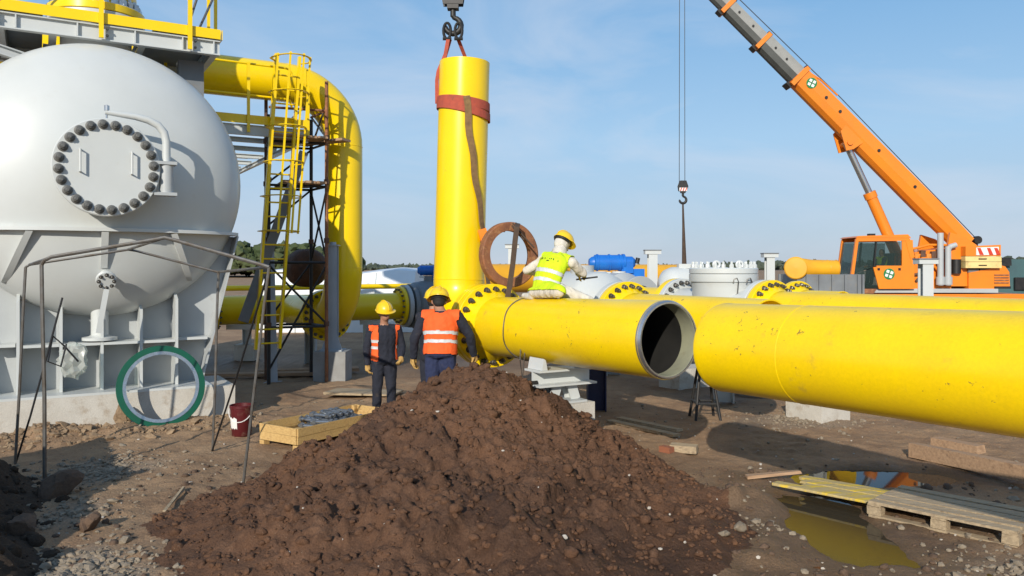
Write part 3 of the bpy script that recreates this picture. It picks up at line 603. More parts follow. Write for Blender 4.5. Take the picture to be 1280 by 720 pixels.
# ---- support of the open spool
sb = thing('pipe_support', 'white steel saddle beam on a concrete block under the open spool', 'pipe support', (0.42, 10.0, 0))
q = FA + UA * 1.76; q = V((q.x, q.y, 0)); X_ = W
b = MB(); b.box(q + Z * 0.34, (0.62, 0.55, 0.74), (X_, U, Z), 0.008); b.build('concrete_block', 'concrete', sb)
b = MB(); b.ibeam(q + Z * 1.02 - X_ * 0.42, q + Z * 1.02 + X_ * 0.42, 0.20, 0.34, 0.024, 0.016); b.build('saddle_beam', 'white_paint', sb)
for k in (-1, 1):
    b = MB(); b.ibeam(q + X_ * (0.17 * k) + Z * 0.728, q + X_ * (0.10 * k) + Z * 0.928, 0.16, 0.13, 0.018, 0.012, U); b.build('saddle_leg', 'white_paint', sb)
b = MB(); b.box(q + Z * 0.7245, (0.5, 0.4, 0.026), (X_, U, Z)); b.build('base_plate', 'grey_paint', sb)
for k in (-1, 1):
    b = MB(); b.prism([q + X_ * (0.30 * k) + U * 0.16 + Z * 1.122, q + X_ * (0.38 * k) + U * 0.16 + Z * 1.122, q + X_ * (0.35 * k) + U * 0.16 + Z * 1.26, q + X_ * (0.325 * k) + U * 0.16 + Z * 1.24], -U * 0.32); b.build('saddle_cheek', 'white_paint', sb)
b = MB(); r0 = q + Z * 0.96 - X_ * 0.55; b.tube([r0 - X_ * 0.25, r0 + X_ * 0.2], 0.03, 10); b.build('clamp_rod', 'black_steel', sb)

# ---- lines B, C and D behind
def valve_line(name, label, cat, f, z, out_len, up_len, th=None):
    c = V((f[0], f[1], z)); t = thing(name, label, cat, (f[0], f[1], z - 0.6))
    flange(t, c, U, 0.585, 0.40, 0.11, 'yellow_paint', 22, NUT, ph=0.2); neck(t, c + U * 0.11, U, 0.5, 0.405, 0.16, 'yellow_paint')
    pts = [c + U * 0.24 + U * ((out_len - 0.24) * k / 4) for k in range(5)]
    pipe_path(pts, 0.405, 0.02, 56).build('pipe_wall', 'yellow_paint_dusty', t); return t, c
tB, cB = valve_line('flanged_pipe', 'short yellow flanged pipe bolted to the grey white valve behind the seated man', 'pipe', (1.76, 12.53), 1.545, 2.9, 0)
tC, cC = valve_line('flanged_pipe', 'long yellow pipe bolted beside the white lidded pot, running off behind the nearest pipe', 'pipe', (4.20, 13.10), 1.56, 9.2, 0)
tD, cD = valve_line('flanged_pipe', 'far yellow flange half hidden beside the grey skip', 'pipe', (5.62, 15.9), 1.50, 1.1, 0)
# grey white ball valve on line B
vb = thing('ball_valve', 'bulky grey white ball valve behind the man in the yellow vest', 'valve', (1.2, 13.4, 0.8)); c = cB - U * 0.03
flange(vb, c - U * 0.12, U, 0.585, 0.40, 0.12, 'white_paint'); bolts(vb.children[-1], c - U * 0.12, -U, 0.51, 22, NUT, 0.2)
b = MB(); b.lathe([(0.46, -0.12), (0.46, -0.3), (0.70, -0.5), (0.735, -0.62), (0.735, -1.55), (0.70, -1.68), (0.46, -1.85), (0.46, -2.0)], c, U, 56); b.build('valve_body', 'white_paint', vb)
flange(vb, c - U * 2.12, U, 0.585, 0.40, 0.12, 'white_paint', 22, NUT)
b = MB(); b.cyl(c - U * 1.1 + Z * 0.7, c - U * 1.1 + Z * 0.84, 0.2); b.build('stem_boss', 'grey_paint', vb)
b = MB(); b.ibeam(V((c.x, c.y, 0)) - U * .7, V((c.x, c.y, .9)) - U * .7, 0.3, 0.3); b.build('leg', 'navy_paint', vb)
# white flanged pot on line C with its bolted lid
pc = cC - U * 1.0; pot = thing('filter_pot', 'white upright pot with a bolted lid and two lifting eyes', 'filter', (pc.x, pc.y, 0.8))
b = MB(); b.lathe([(0.3, 0.85), (0.52, 0.95), (0.535, 1.2), (0.535, 2.0), (0.56, 2.10)], (pc.x, pc.y, 0), Z, 56); b.build('body', 'white_paint', pot)
b = MB(); b.lathe([(0.56, 2.10), (0.585, 2.105), (0.588, 2.12), (0.588, 2.235), (0.57, 2.24)], (pc.x, pc.y, 0), Z, 56); b.build('body_flange', 'white_paint', pot)
b = MB(); b.lathe([(0.575, 2.243), (0.586, 2.25), (0.586, 2.325), (0.57, 2.34), (0.0, 2.345)], (pc.x, pc.y, 0), Z, 56); lid = b.build('lid', 'white_paint', pot)
bolts(lid, (pc.x, pc.y, 2.338), Z, 0.525, 24, NUT_WHITE)
for a in (-0.16, 0.24):
    e = V((pc.x + a, pc.y - 0.15, 2.40)); b = MB(); b.tube([e + V((math.cos(k * math.pi / 8), 0, math.sin(k * math.pi / 8))) * 0.055 for k in range(16)], 0.022, 8, closed=True); b.build('lifting_eye', 'white_paint', lid)
flange(pot, cC - U * 0.14, U, 0.585, 0.40, 0.11, 'white_paint'); b = MB(); b.tube([cC - U * 0.14, cC - U * 2.0], 0.41, 40); b.build('through_pipe', 'white_paint', pot)
cw = cC - U * 2.0; flange(pot, cw - U * 0.11, -U * -1, 0.585, 0.40, 0.11, 'white_paint', 22, NUT)
for a, dz in ((0.07, 0), (0.30, 0.01)):
    e = V((pc.x + a, pc.y - 0.545 + 0.06 * a, 1.95)); b = MB()
    b.tube([e + V((-0.02, 0, -0.42)), e + V((0.02, -0.02, 0)), e + V((0.03, -0.03, 0.16)), e + V((0.0, -0.045, 0.22)), e + V((-0.05, -0.045, 0.20)), e + V((-0.06, -0.04, 0.14))], 0.011, 8); b.tube([e + V((-0.02, 0, -0.42)), e + V((0.012, -0.015, -0.05))], 0.024, 8); b.build('hook_rod', 'bolt_steel', pot)
for o, z0 in ((pc, 0),):
    b = MB(); b.ibeam(V((o.x, o.y, 0)), V((o.x, o.y, 0.9)), 0.3, 0.3); b.build('leg', 'white_paint', pot)
st = thing('stub_pipe', 'short yellow pipe rising behind the open spool, bolted to a white flange', 'pipe', (cw.x - .8, cw.y + 1.2, 1.0))
flange(st, cw - U * 0.24, U, 0.585, 0.40, 0.11, 'yellow_paint'); pipe_path([cw - U * 0.24, cw - U * 3.2], 0.405, 0.02, 48).build('pipe_wall', 'yellow_paint', st)
# header across the back, blue actuator with its valve, white dished vessel
hs = at(588, 345, 19.6); hs.z = 2.08; hp = thing('header_pipe', 'yellow header pipe seen through and behind the rusty ring', 'pipe', (hs.x + 2, hs.y + 1, 1.7))
pipe_path([hs + W * k * 1.7 for k in range(5)], 0.36, 0.02, 40).build('pipe_wall', 'yellow_orange_paint', hp)
for k in (0.6, 5.4):
    b = MB(); o = hs + W * k; b.ibeam(V((o.x, o.y, 0)), V((o.x, o.y, 1.73)), 0.2, 0.2); b.build('leg', 'grey_paint', hp)
def actuator(o, ln, r, name, label, parent_label=None, m='blue_paint', ax=None):
    ax = ax or V((1, 0.12, 0)).normalized(); t = thing(name, label, 'actuator', o); y = Z.cross(ax)
    b = MB(); b.lathe([(0, -ln * .52), (r * .5, -ln * .52), (r * .75, -ln * .46), (r * .8, -ln * .42), (r, -ln * .40), (r, ln * .2), (r * 1.12, ln * .2), (r * 1.12, ln * .25), (r * .8, ln * .25), (r * .8, ln * .42), (r * .5, ln * .48), (0, ln * .48)], V(o) + Z * r, ax, 28); b.build('cylinder', m, t)
    for k in (-.36, -.1, .12):
        b = MB(); b.lathe([(r * 1.0, 0), (r * 1.1, 0), (r * 1.1, ln * .03), (r, ln * .03)], V(o) + Z * r + ax * (ln * k), ax, 28); b.build('rib', m, t)
    b = MB(); b.box(V(o) + ax * (ln * .42) - Z * r * .35, (ln * .5, r * 1.3, r * 1.1), (ax, y, Z)); b.box(V(o) + ax * (ln * .3) + Z * r * .4, (ln * .22, r * 1.9, r * 1.5), (ax, y, Z)); b.build('gear_box', m, t)
    b = MB(); b.tube([V(o) + ax * (ln * .5) + Z * r * .9 - y * 0.1, V(o) + ax * (ln * .53) + Z * r * 1.6 - y * .1], r * .28, 12); b.build('hand_wheel', 'black_steel', t)
    b = MB(); b.box(V(o) - ax * (ln * .25) - Z * r * .35, (ln * .36, r * 1.2, r * .3), (ax, y, Z)); b.build('bracket', 'white_paint', t)
    b = MB(); b.tube([V(o) + ax * (ln * .05) - Z * r * .1, V(o) + ax * (ln * .12) - Z * r * .6, V(o) + ax * (ln * .22) - Z * r * .5, V(o) + ax * (ln * .26)], r * .1, 8); b.build('hose', 'black_steel', t); return t
oa = at(766, 338, 17.5); actuator(oa, 1.02, 0.17, 'valve_actuator', 'bright blue actuator on a grey valve beside the white post')
vd = thing('ball_valve', 'grey valve body carrying the bright blue actuator', 'valve', (oa.x, oa.y, 1.0))
b = MB(); b.lathe([(.4, -.9), (.4, -.6), (.62, -.4), (.62, .4), (.4, .6), (.4, .9)], (oa.x, oa.y, 1.62), U, 40); b.build('valve_body', 'grey_paint', vd)
for k in (-.95, .85): flange(vd, V((oa.x, oa.y, 1.62)) + U * k, U, 0.55, 0.36, 0.1, 'grey_paint')
for k, s_ in ((-.28, .13), (.12, .15)):
    b = MB(); b.cyl((oa.x + k, oa.y - .1, 2.1), (oa.x + k, oa.y - .1, oa.z - .02), s_, 20); b.build('stem', 'white_paint', vd)
b = MB(); b.ibeam((oa.x, oa.y, 0), (oa.x, oa.y, 1.1), .3, .3); b.build('leg', 'grey_paint', vd)
wv = at(850, 356, 18.0); wvs = thing('white_vessel', 'small white vessel with a dished end between the post and the pot', 'vessel', (wv.x, wv.y, 1.2))
b = MB(); b.lathe([(0, -.52), (.2, -.47), (.34, -.36), (.40, -.2), (.40, 1.2), (0.34, 1.4), (0, 1.5)], wv, V((1, .35, 0)), 40); b.build('shell', 'white_paint', wvs)
b = MB(); b.box(wv + V((.1, 0, .42)), (.3, .25, .1)); b.build('bracket', 'white_paint', wvs)
for k in (.1, .9):
    b = MB(); b.box((wv.x + k, wv.y + .35 * k, (wv.z - .36) / 2), (.12, .4, wv.z - .36)); b.build('leg', 'grey_paint', wvs)
# ---- loose orange yellow tee lying on a grey skip
sk = thing('steel_skip', 'dark grey steel skip in front of the crane cab', 'skip', (9.6, 23.4, 0)); s0 = at(1036, 353, 23.4)
b = MB(); x0, x1, zt, zb = at(1000, 0, 23.4).x, at(1080, 0, 23.4).x, at(0, 343, 23.4).z, 0.0
for (c, s_) in (((s0.x, 23.4, (zt + zb) / 2 + .3), (x1 - x0, .06, zt - zb - .6)), ((s0.x, 25.0, (zt + zb) / 2 + .3), (x1 - x0, .06, zt - zb - .6)), ((x0, 24.2, (zt + zb) / 2 + .3), (.06, 1.54, zt - zb - .6)), ((x1, 24.2, (zt + zb) / 2 + .3), (.06, 1.54, zt - zb - .6)), ((s0.x, 24.2, .65), (x1 - x0 - .1, 1.5, .06))): b.box(c, s_)
b.build('trough', 'dark_grey_paint', sk)
for k in range(5):
    b = MB(); b.box((x0 + (x1 - x0) * (k + .5) / 5, 23.34, (zt) / 2 + .3), (.07, .055, zt - .62)); b.build('rib', 'dark_grey_paint', sk)
for k in (0.15, .85):
    b = MB(); b.box((x0 + (x1 - x0) * k, 24.2, .31), (.2, 1.4, .6)); b.build('leg', 'dark_grey_paint', sk)
te = thing('pipe_tee', 'loose orange yellow pipe tee lying on the grey skip', 'pipe tee', (s0.x - .6, 23.8, zt)); tcx = at(995, 335, 23.6)
b = MB(); ta = V((-.35, -.93, 0)).normalized(); b.lathe([(0, .30), (.30, .29), (.33, .26), (.33, -.5), (.3, -.55), (0, -.55)], tcx, ta, 36); b.build('run', 'yellow_orange_paint', te)
b = MB(); b.tube([tcx + V((.1, 0, 0)), tcx + V((.45, .05, -.01)), tcx + V((1.22, .1, -.02))], [.30, .26, .25], 32); b.build('branch', 'yellow_orange_paint', te)
for k in (.75, .95, 1.22): seam(te, tcx + V((k, .08, -.015)), V((1, .08, 0)), .252, 'yellow_orange_paint')

# ---- pipe rack posts
def post(px, ptop, y, w, foot_label, group='pipe rack posts', m='white_paint', z0=0.0, base=True):
    x = (px - 640) / F * y; zt = CAMZ - (ptop - HOR) / F * y; t = thing('steel_post', foot_label, 'post', (x, y, 0), group)
    b = MB(); b.ibeam((x, y, 0.5), (x, y, zt - .09), w, w, .02, .015, V((0, 1, 0))); b.build('column', m, t)
    b = MB(); b.bar((x - w * 0.9, y, zt - .05), (x + w * 0.9, y, zt - .05), .26, .09); b.build('cap', m, t)
    b = MB(); b.box((x, y, zt + .006), (w * 1.9, .3, .022)); b.build('cap_plate', 'dark_grey_paint', t)
    b = MB(); b.box((x, y, .25), (.6, .6, .5)); b.build('footing', 'concrete_grey', t); return t
post(640, 306, 21.0, .20, 'white post seen through the rusty ring'); post(815.5, 313, 20.0, .22, 'white post beside the blue actuator')
post(962, 317, 20.0, .20, 'white post between the lidded pot and the yellow tee'); post(1157, 324, 16.0, .21, 'white post in front of the orange crane body')
cx, cy = -3.74, 16.7; t = thing('steel_column', 'grey steel column bolted to a concrete base before the big riser', 'column', (cx, cy, 0))
b = MB(); b.box((cx, cy, .31), (.66, .66, .62), None, .006); b.build('footing', 'concrete_grey', t)
b = MB(); b.ibeam((cx, cy, .64), (cx, cy, 2.80), .20, .20, .02, .014, V((0, 1, 0))); b.build('column', 'blue_grey_paint', t)
b = MB(); b.box((cx, cy, .633), (.46, .46, .026)); b.build('base_plate', 'blue_grey_paint', t)
for k in (-1, 1):
    b = MB(); b.prism([(cx + .10 * k, cy - .11, .646), (cx + .22 * k, cy - .11, .646), (cx + .10 * k, cy - .11, .96)], (0, .02, 0)); b.build('gusset', 'blue_grey_paint', t)
b = MB(); b.box((cx, cy, 2.812), (.26, .26, .024)); b.cyl((cx, cy, 2.824), (cx, cy, 2.88), .07); b.build('cap', 'blue_grey_paint', t)

# ---- tall riser beside the vessel
Rv = V((-3.66, 17.4, 0)); zr = 6.22; r1 = 1.25; zb = 1.25; r2 = 1.1
rs = thing('riser_pipe', 'tall yellow riser with a bend at its head, down behind the grey column', 'pipe', (Rv.x, Rv.y, .6))
a1 = arc(Rv - W * r1 + Z * (zr - r1), Z, W, r1, 16); a2 = arc(Rv - U * r2 + Z * (zb + r2), U, -Z, r2, 14)
pth = [Rv - W * (r1 + 6.5) + Z * zr, Rv - W * (r1 + 3) + Z * zr] + a1 + [Rv + Z * 4.4, Rv + Z * 3.7, Rv + Z * 3.0] + a2
pipe_path(pth, 0.40, 0.02, 56).build('pipe_wall', 'yellow_paint', rs)
fc = Rv - U * (r2 + .14) + Z * zb; neck(rs, fc + U * .12, U, .5, .4, .1, 'yellow_paint')
flange(rs, fc, U, .585, .39, .12, 'yellow_paint', 22, NUT, ph=.4)
for p_, d_ in ((a1[0], W), (a1[-1], Z), (a2[0], Z)): seam(rs, p_, d_, .399, 'yellow_paint')
tl = thing('link_pipe', 'short yellow pipe behind the flange at the foot of the riser', 'pipe', (fc.x - 1, fc.y + 1.5, .8))
flange(tl, fc - U * .15, U, .585, .39, .12, 'yellow_paint'); pipe_path([fc - U * .15, fc - U * 1.6, fc - U * 2.6], .4, .02, 40).build('pipe_wall', 'yellow_paint', tl)
b = MB(); o = fc - U * 1.2; b.ibeam(V((o.x, o.y, 0)), V((o.x, o.y, .86)), .25, .25); b.build('leg', 'grey_paint', tl)
dc = at(387, 335, 17.9); dm = thing('dished_cap', 'rusty brown dished pipe cap stored above the riser flange', 'pipe cap', (dc.x, dc.y, dc.z - .45))
b = MB(); b.lathe([(0, .26), (.15, .245), (.28, .19), (.38, .10), (.43, 0), (.435, -.5), (.41, -.5), (.41, -.05)], dc, U, 44); b.build('cap_shell', 'rust_dark', dm)
# header from the flange on the left to the dark valve
h0 = V((-7.5, 20.0, 1.27)); hd = thing('header_pipe', 'yellow horizontal pipe low behind the ladder, flanged at both ends', 'pipe', (-4.5, 21, .9))
pipe_path([h0 + W * (.15 + k * 1.21) for k in range(5)], .365, .02, 40).build('pipe_wall', 'yellow_paint', hd)
flange(hd, h0, W, .52, .34, .1, 'yellow_paint', 18, NUT_SMALL, back=True); flange(hd, h0 + W * 5.0, W, .55, .34, .1, 'yellow_paint', 18, NUT_SMALL, back=True)
b = MB(); b.lathe([(.5, -.1), (.5, -.02), (0, -.02)], h0, W, 40); b.build('blind_flange', 'yellow_paint', hd)
sx = h0 + W * .75; s1 = thing('pipe_support', 'small white support stand under the left end of the header', 'pipe support', (sx.x, sx.y, 0))
b = MB(); b.box((sx.x, sx.y, .84), (.75, .3, .12)); b.build('saddle_beam', 'white_paint', s1); b = MB(); b.ibeam((sx.x + .1, sx.y, .4), (sx.x + .1, sx.y, .78), .18, .18); b.build('leg', 'white_paint', s1); b = MB(); b.box((sx.x + .1, sx.y, .2), (.5, .5, .4)); b.build('footing', 'concrete', s1)
s2 = h0 + W * 4.2; s1 = thing('pipe_support', 'white support stand of the header behind the worker with the bare vest front', 'pipe support', (s2.x, s2.y, 0))
b = MB(); b.box((s2.x, s2.y, .84), (.6, .3, .12)); b.build('saddle_beam', 'white_paint', s1); b = MB(); b.box((s2.x, s2.y, .39), (.4, .4, .78)); b.build('footing', 'concrete', s1)
tp = V((-9.5, 24, 1.72)); b = MB(); b.tube([tp, tp + W * 4, tp + W * 8], .085, 16); o = b.build('thin_pipe', 'yellow_paint', loc=(tp.x + 3, tp.y + 2, 1.64)); tag(o, 'thin yellow pipe running above and behind the flanged header', 'pipe')
vc = h0 + W * 5.73; dv = thing('ball_valve', 'dark grey ball valve with bolted flanges behind the two workers', 'valve', (vc.x, vc.y, .6))
flange(dv, h0 + W * 5.12, W, .60, .34, .12, 'grey_paint', 20, NUT); flange(dv, h0 + W * 5.30, W, .62, .34, .12, 'dark_grey_paint', 20, NUT)
b = MB(); b.lathe([(.36, -.45), (.5, -.40), (.66, -.25), (.70, 0), (.70, .5), (.62, .75), (.42, .9), (.42, 1.3)], vc, W, 44); b.build('valve_body', 'dark_grey_paint', dv)
b = MB(); b.cyl(vc + W * .2 + Z * .6, vc + W * .2 + Z * .84, .14); b.build('stem', 'dark_grey_paint', dv)
b = MB(); b.box((vc.x + .2, vc.y, .3), (.5, .5, .62)); b.build('footing', 'concrete_grey', dv)
oa2 = vc + W * .2 + Z * .86; actuator(oa2, .62, .14, 'valve_actuator', 'small dark blue actuator on the dark grey valve behind the helmets', m='blue_paint')
# white tarpaulin shelter
tx0, tx1, ty = -9.3, -3.55, 29.0; tt = thing('white_shelter', 'long white tarpaulin shelter far behind the two workers', 'shelter', (-6, ty, 0))
b = MB(); zz = [2.15 + .10 * math.sin(k * 1.1) for k in range(9)]; n = 9; vs = []; fs = []
for k in range(n):
    x = tx0 + (tx1 - tx0) * k / 8; e = .03 * math.sin(k * 2.3); vs += [(x, ty + e, 0), (x, ty + e, zz[k] * .72), (x, ty + .5, zz[k] + .02), (x, ty + 2.2, zz[k] + .12), (x, ty + 3.9, zz[k] * .75), (x, ty + 4.1, 0)]
for k in range(n - 1):
    for j in range(5): fs.append((k * 6 + j, k * 6 + j + 1, k * 6 + 7 + j, k * 6 + 6 + j))
fs += [tuple(range(6)), tuple((n - 1) * 6 + j for j in range(5, -1, -1))]; b.add(vs, fs); b.build('cover', 'tarp_white', tt)
for k in range(1, 4):
    b = MB(); x = tx0 + (tx1 - tx0) * k / 4; b.tube([(x, ty - .03, 0), (x, ty - .03, 1.5), (x, ty + .48, 2.16)], .03, 8); b.build('rib', 'white_paint', tt)

# ---- the pressure vessel
E = V((-6.28, 12.2, 3.67)); RV = 2.06; HD = 1.03
def ev(w, s, z): return V((E.x + W.x * w + U.x * s, E.y + W.y * w + U.y * s, z))
ves = thing('gas_vessel', 'huge white pressure vessel with a round bolted manway on its end', 'pressure vessel', (E.x, E.y, .5))
prof = [(0, -7.2), (RV * .5, -7.0), (RV * .87, -6.6), (RV, -6.1), (RV, 0)] + [(RV * math.cos(k * math.pi / 2 / 18), HD * math.sin(k * math.pi / 2 / 18)) for k in range(1, 19)]
b = MB(); b.lathe(prof, E, U, 128); b.build('shell', 'white_paint', ves, ang=30)
mc = E + U * HD + Z * 0.05
b = MB(); b.lathe([(.54, -.35), (.54, .16), (.63, .17), (.65, .18), (.65, .30)], mc, U, 64); b.build('manway_neck', 'white_paint', ves)
b = MB(); b.lathe([(.64, .305), (.672, .315), (.672, .41), (.66, .42), (0, .421)], mc, U, 64); cov = b.build('manway_cover', 'white_paint', ves)
cf = mc + U * .421; bolts(cov, cf, U, .585, 24, NUT_BIG, .35)
for k in (-.33, .30):
    o = cf + W * k + Z * .07; b = MB(); b.tube([o - Z * .15, o - Z * .15 + U * .09, o + Z * .15 + U * .09, o + Z * .15], .014, 8); b.build('handle', 'white_paint', cov)
hg = cf + W * .76 - U * .1
b = MB(); b.cyl(hg - Z * .33, hg + Z * .10, .095, 20); b.box(hg - Z * .33 - W * .02, (.30, .22, .045), (W, U, Z)); b.box(hg + Z * .11 - W * .02, (.30, .22, .045), (W, U, Z)); b.build('hinge', 'grey_paint', ves)
b = MB(); b.tube([hg + Z * .1, hg + Z * .42, hg + Z * .55 - W * .03, hg + Z * .65 - W * .11, hg + Z * .71 - W * .24, hg + Z * .74 - W * .40, hg + Z * .77 - W * .78], [.058, .056, .055, .054, .052, .046, .034], 16); b.build('davit_arm', 'white_paint', ves)
d0 = hg + Z * .77 - W * .76; b = MB(); b.tube([d0 + Z * .1, d0 - Z * .17], .014, 8); b.cyl(d0 + Z * .02, d0 + Z * .09, .035, 10); b.box(d0 - Z * .17, (.16, .05, .03), (W, U, Z)); b.build('davit_bolt', 'bright_steel', ves)
# ledge ring round the head at the height of the saddle
zl = 2.86; dz = zl - E.z; Rz = math.sqrt(RV ** 2 - dz ** 2); Hz = HD * Rz / RV
b = MB(); vs = []; N_ = 48
for k in range(N_ + 1):
    a = math.pi * k / N_; cw_, sw_ = math.cos(a), math.sin(a)
    for e in (-.04, .13):
        for h in (0, .05): vs.append(ev((Rz + e) * cw_, (Hz + e) * sw_, zl + h))
fs = []
for k in range(N_):
    i = k * 4; j = i + 4; fs += [(i, i + 2, j + 2, j), (i + 1, j + 1, j + 3, i + 3), (i + 2, i + 3, j + 3, j + 2), (i, j, j + 1, i + 1)]
fs += [(0, 1, 3, 2), (N_ * 4, N_ * 4 + 2, N_ * 4 + 3, N_ * 4 + 1)]; b.add(vs, fs); b.build('ledge', 'white_paint', ves)
def head_s(w, z): return HD * math.sqrt(max(0, 1 - (w * w + (z - E.z) ** 2) / RV ** 2))
for w0, w1, z1 in ((0, 0, 2.35), (.92, 1.22, 2.15), (-.92, -1.22, 2.15)):
    b = MB(); vs = []; n = 10
    for k in range(n + 1):
        t = k / n; w = w0 + (w1 - w0) * t; z = zl - .01 + (z1 - zl) * t
        for dw in (-.045, .045):
            for e in (-.05, .12 * (1 - .8 * t)): vs.append(ev(w + dw, head_s(w, z) + e, z))
    fs = []
    for k in range(n): i = k * 4; j = i + 4; fs += [(i, j, j + 1, i + 1), (i + 1, j + 1, j + 3, i + 3), (i + 3, j + 3, j + 2, i + 2), (i + 2, j + 2, j, i)]
    fs += [(0, 1, 3, 2), (n * 4, n * 4 + 2, n * 4 + 3, n * 4 + 1)]; b.add(vs, fs); b.build('rib', 'white_paint', ves)
# small sampling nozzle low on the head
ns = ev(.02, head_s(.02, 2.26) - .03, 2.26); nd = (U * .8 - Z * .35).normalized(); b = MB(); b.cyl(ns, ns + nd * .22, .07, 20); nzl = b.build('nozzle', 'white_paint', ves)
flange(nzl, ns + nd * .2, nd, .135, .05, .04, 'white_paint', 8, NUT_SMALL); b = MB(); b.lathe([(0.13, .245), (.13, .275), (0, .276)], ns, nd, 24); b.build('blind_flange', 'white_paint', nzl)
b = MB(); o = ns + nd * .3 - Z * .1; b.bar(o, o - Z * .62 - W * .1 - U * .02, .07, .02, U); b.build('strap', 'white_paint', ves)
dn = ev(-.02, .22, 0); b = MB(); b.lathe([(.12, 1.75), (.12, 1.34), (.15, 1.32), (.24, 1.305), (.24, 1.262), (0, 1.262)], (dn.x, dn.y, 0), Z, 32); b.build('drain_nozzle', 'white_paint', ves)
# side nozzle just seen past the edge of the shell
b = MB(); o = ev(RV - .02, -.9, 3.55); b.cyl(o, o + W * .09, .22, 28); b.build('side_nozzle', 'dark_grey_paint', ves)
# saddle: web, edge flanges, upright and level stiffeners
zs0 = .53; sd_ = thing('vessel_saddle', 'grey white steel saddle with boxed stiffeners under the big vessel', 'saddle', (E.x, E.y, .5))
b = MB(); b.prism([ev(-1.40, -.02, zs0), ev(1.40, -.02, zs0), ev(1.96, -.02, zl - .005), ev(-1.96, -.02, zl - .005)], -U * .03); b.build('web', 'grey_paint', sd_)
b = MB(); b.box(ev(0, .18, zs0 - .012), (3.0, 1.0, .035), (W, U, Z)); b.build('base_plate', 'white_paint', sd_)
for k in (-1, 1):
    b = MB(); b.prism([ev(1.40 * k, -.30, zs0 + .008), ev(1.40 * k, .30, zs0 + .008), ev(1.955 * k, .30, zl - .01), ev(1.955 * k, -.30, zl - .01)], W * .028 * k); b.build('edge_flange', 'grey_paint', sd_)
ws = (-1.06, -.53, 0, .53, 1.03)
for w in ws:
    zt_ = 2.6; b = MB(); s_out = .42
    b.prism([ev(w - .02, -.018, zs0 + .008), ev(w - .02, s_out, zs0 + .008), ev(w - .02, s_out, min(1.95, 1.55 + .3 * abs(w))), ev(w - .02, -.018, min(2.5, 1.75 + .3 * abs(w)))], W * .04); b.build('stiffener', 'white_paint', sd_)
for i in range(4):
    b = MB(); b.box(ev((ws[i] + ws[i + 1]) / 2, .2, 1.22), (ws[i + 1] - ws[i] - .044, .436, .04), (W, U, Z)); b.build('shelf', 'white_paint', sd_)
for k in (-1, 1):
    wo = ws[-1] if k > 0 else ws[0]; b = MB(); b.box(ev((wo + 1.50 * k) / 2 + .02 * k, .13, 1.23), (abs(1.50 * k - wo) - .03, .29, .04), (W, U, Z)); b.build('shelf', 'white_paint', sd_)
b = MB(); b.box(ev(-.25, .0, .255), (4.2, 1.36, .495), (W, U, Z), .006); o = b.build('plinth', 'concrete', loc=ev(-.25, 0, 0)); tag(o, 'pale concrete plinth streaked with earth under the vessel saddle', 'plinth')
b = MB()
b.ball(ev(-.38, .70, 1.02), .20, .10, .26, 20, 12); bg_ = b
for i, p in enumerate(bg_.v): bg_.v[i] = tuple(V(p) + V((.03 * math.sin(p[2] * 40 + p[0] * 30), .03 * math.sin(p[0] * 50), .02 * math.sin(p[0] * 37 + p[1] * 20))))
o = b.build('plastic_bag', 'plastic_film'); tag(o, 'crumpled clear plastic bag hanging at the vessel saddle', 'plastic bag')
# ---- platform above the vessel
pl = thing('access_platform', 'white platform with yellow toe board and railing above the vessel', 'platform', ev(0, -1.3, 5.8)); zp = 5.86; sf = -.22; wr = 1.78
def chan(p0, p1, h, w, name='beam', m='white_paint', parent=pl):
    b = MB(); b.ibeam(p0, p1, h, w, .02, .014); return b.build(name, m, parent)
chan(ev(-4.4, sf, zp + .12), ev(wr, sf, zp + .12), .24, .12); chan(ev(-4.4, sf - 2.2, zp + .12), ev(wr, sf - 2.2, zp + .12), .24, .12)
for w in (-4.3, -3.3, -2.3, -1.3, -.62, .62, wr - .06): chan(ev(w, sf - .07, zp + .125), ev(w, sf - 2.13, zp + .125), .20, .10)
for w in (-3.5, -2.7, -1.9, -1.1, -.3, .5, 1.2, 1.68):
    b = MB(); b.box(ev(w, sf + .035, zp + .12), (.02, .05, .195), (W, U, Z)); b.build('stiffener', 'white_paint', pl)
for wa, wb, sa, sb_ in ((-4.4, -.75, sf + .05, sf - 2.2), (.75, wr, sf + .05, sf - 2.2), (-.75, .75, sf - 1.75, sf - 2.2)):
    b = MB(); b.box(ev((wa + wb) / 2, (sa + sb_) / 2, zp + .26), (wb - wa - .01, abs(sa - sb_), .03), (W, U, Z)); b.build('deck', 'dark_grey_paint', pl)
b = MB(); b.box(ev((-4.4 + wr) / 2, sf + .085, zp + .335), (4.4 + wr, .012, .16), (W, U, Z)); b.build('toe_board', 'yellow_paint', pl)
b = MB(); b.box(ev(wr + .03, sf - 1.06, zp + .335), (.012, 2.26, .16), (W, U, Z)); b.build('toe_board', 'yellow_paint', pl)
for w in (-3.9, -2.68, -1.42, 0.02, 1.30):
    b = MB(); b.box(ev(w, sf + .125, zp + .72), (.065, .05, 1.40), (W, U, Z)); b.build('rail_post', 'yellow_paint', pl)
    for dz_ in (.07, .17):
        inst('bolt', NUT_SMALL, pl, ev(w + .085, sf + .07, zp + dz_), U, scale=.8)
for h in (.85, 1.38):
    b = MB(); b.tube([ev(-4.4, sf + .125, zp + h), ev(1.30, sf + .125, zp + h)], .024, 8); b.build('rail', 'yellow_paint', pl)
for s_ in (-.35, -1.0):
    b = MB(); b.box(ev(wr + .0, sf + s_, zp + .85), (.05, .05, 1.2), (W, U, Z)); b.build('rail_post', 'yellow_paint', pl)
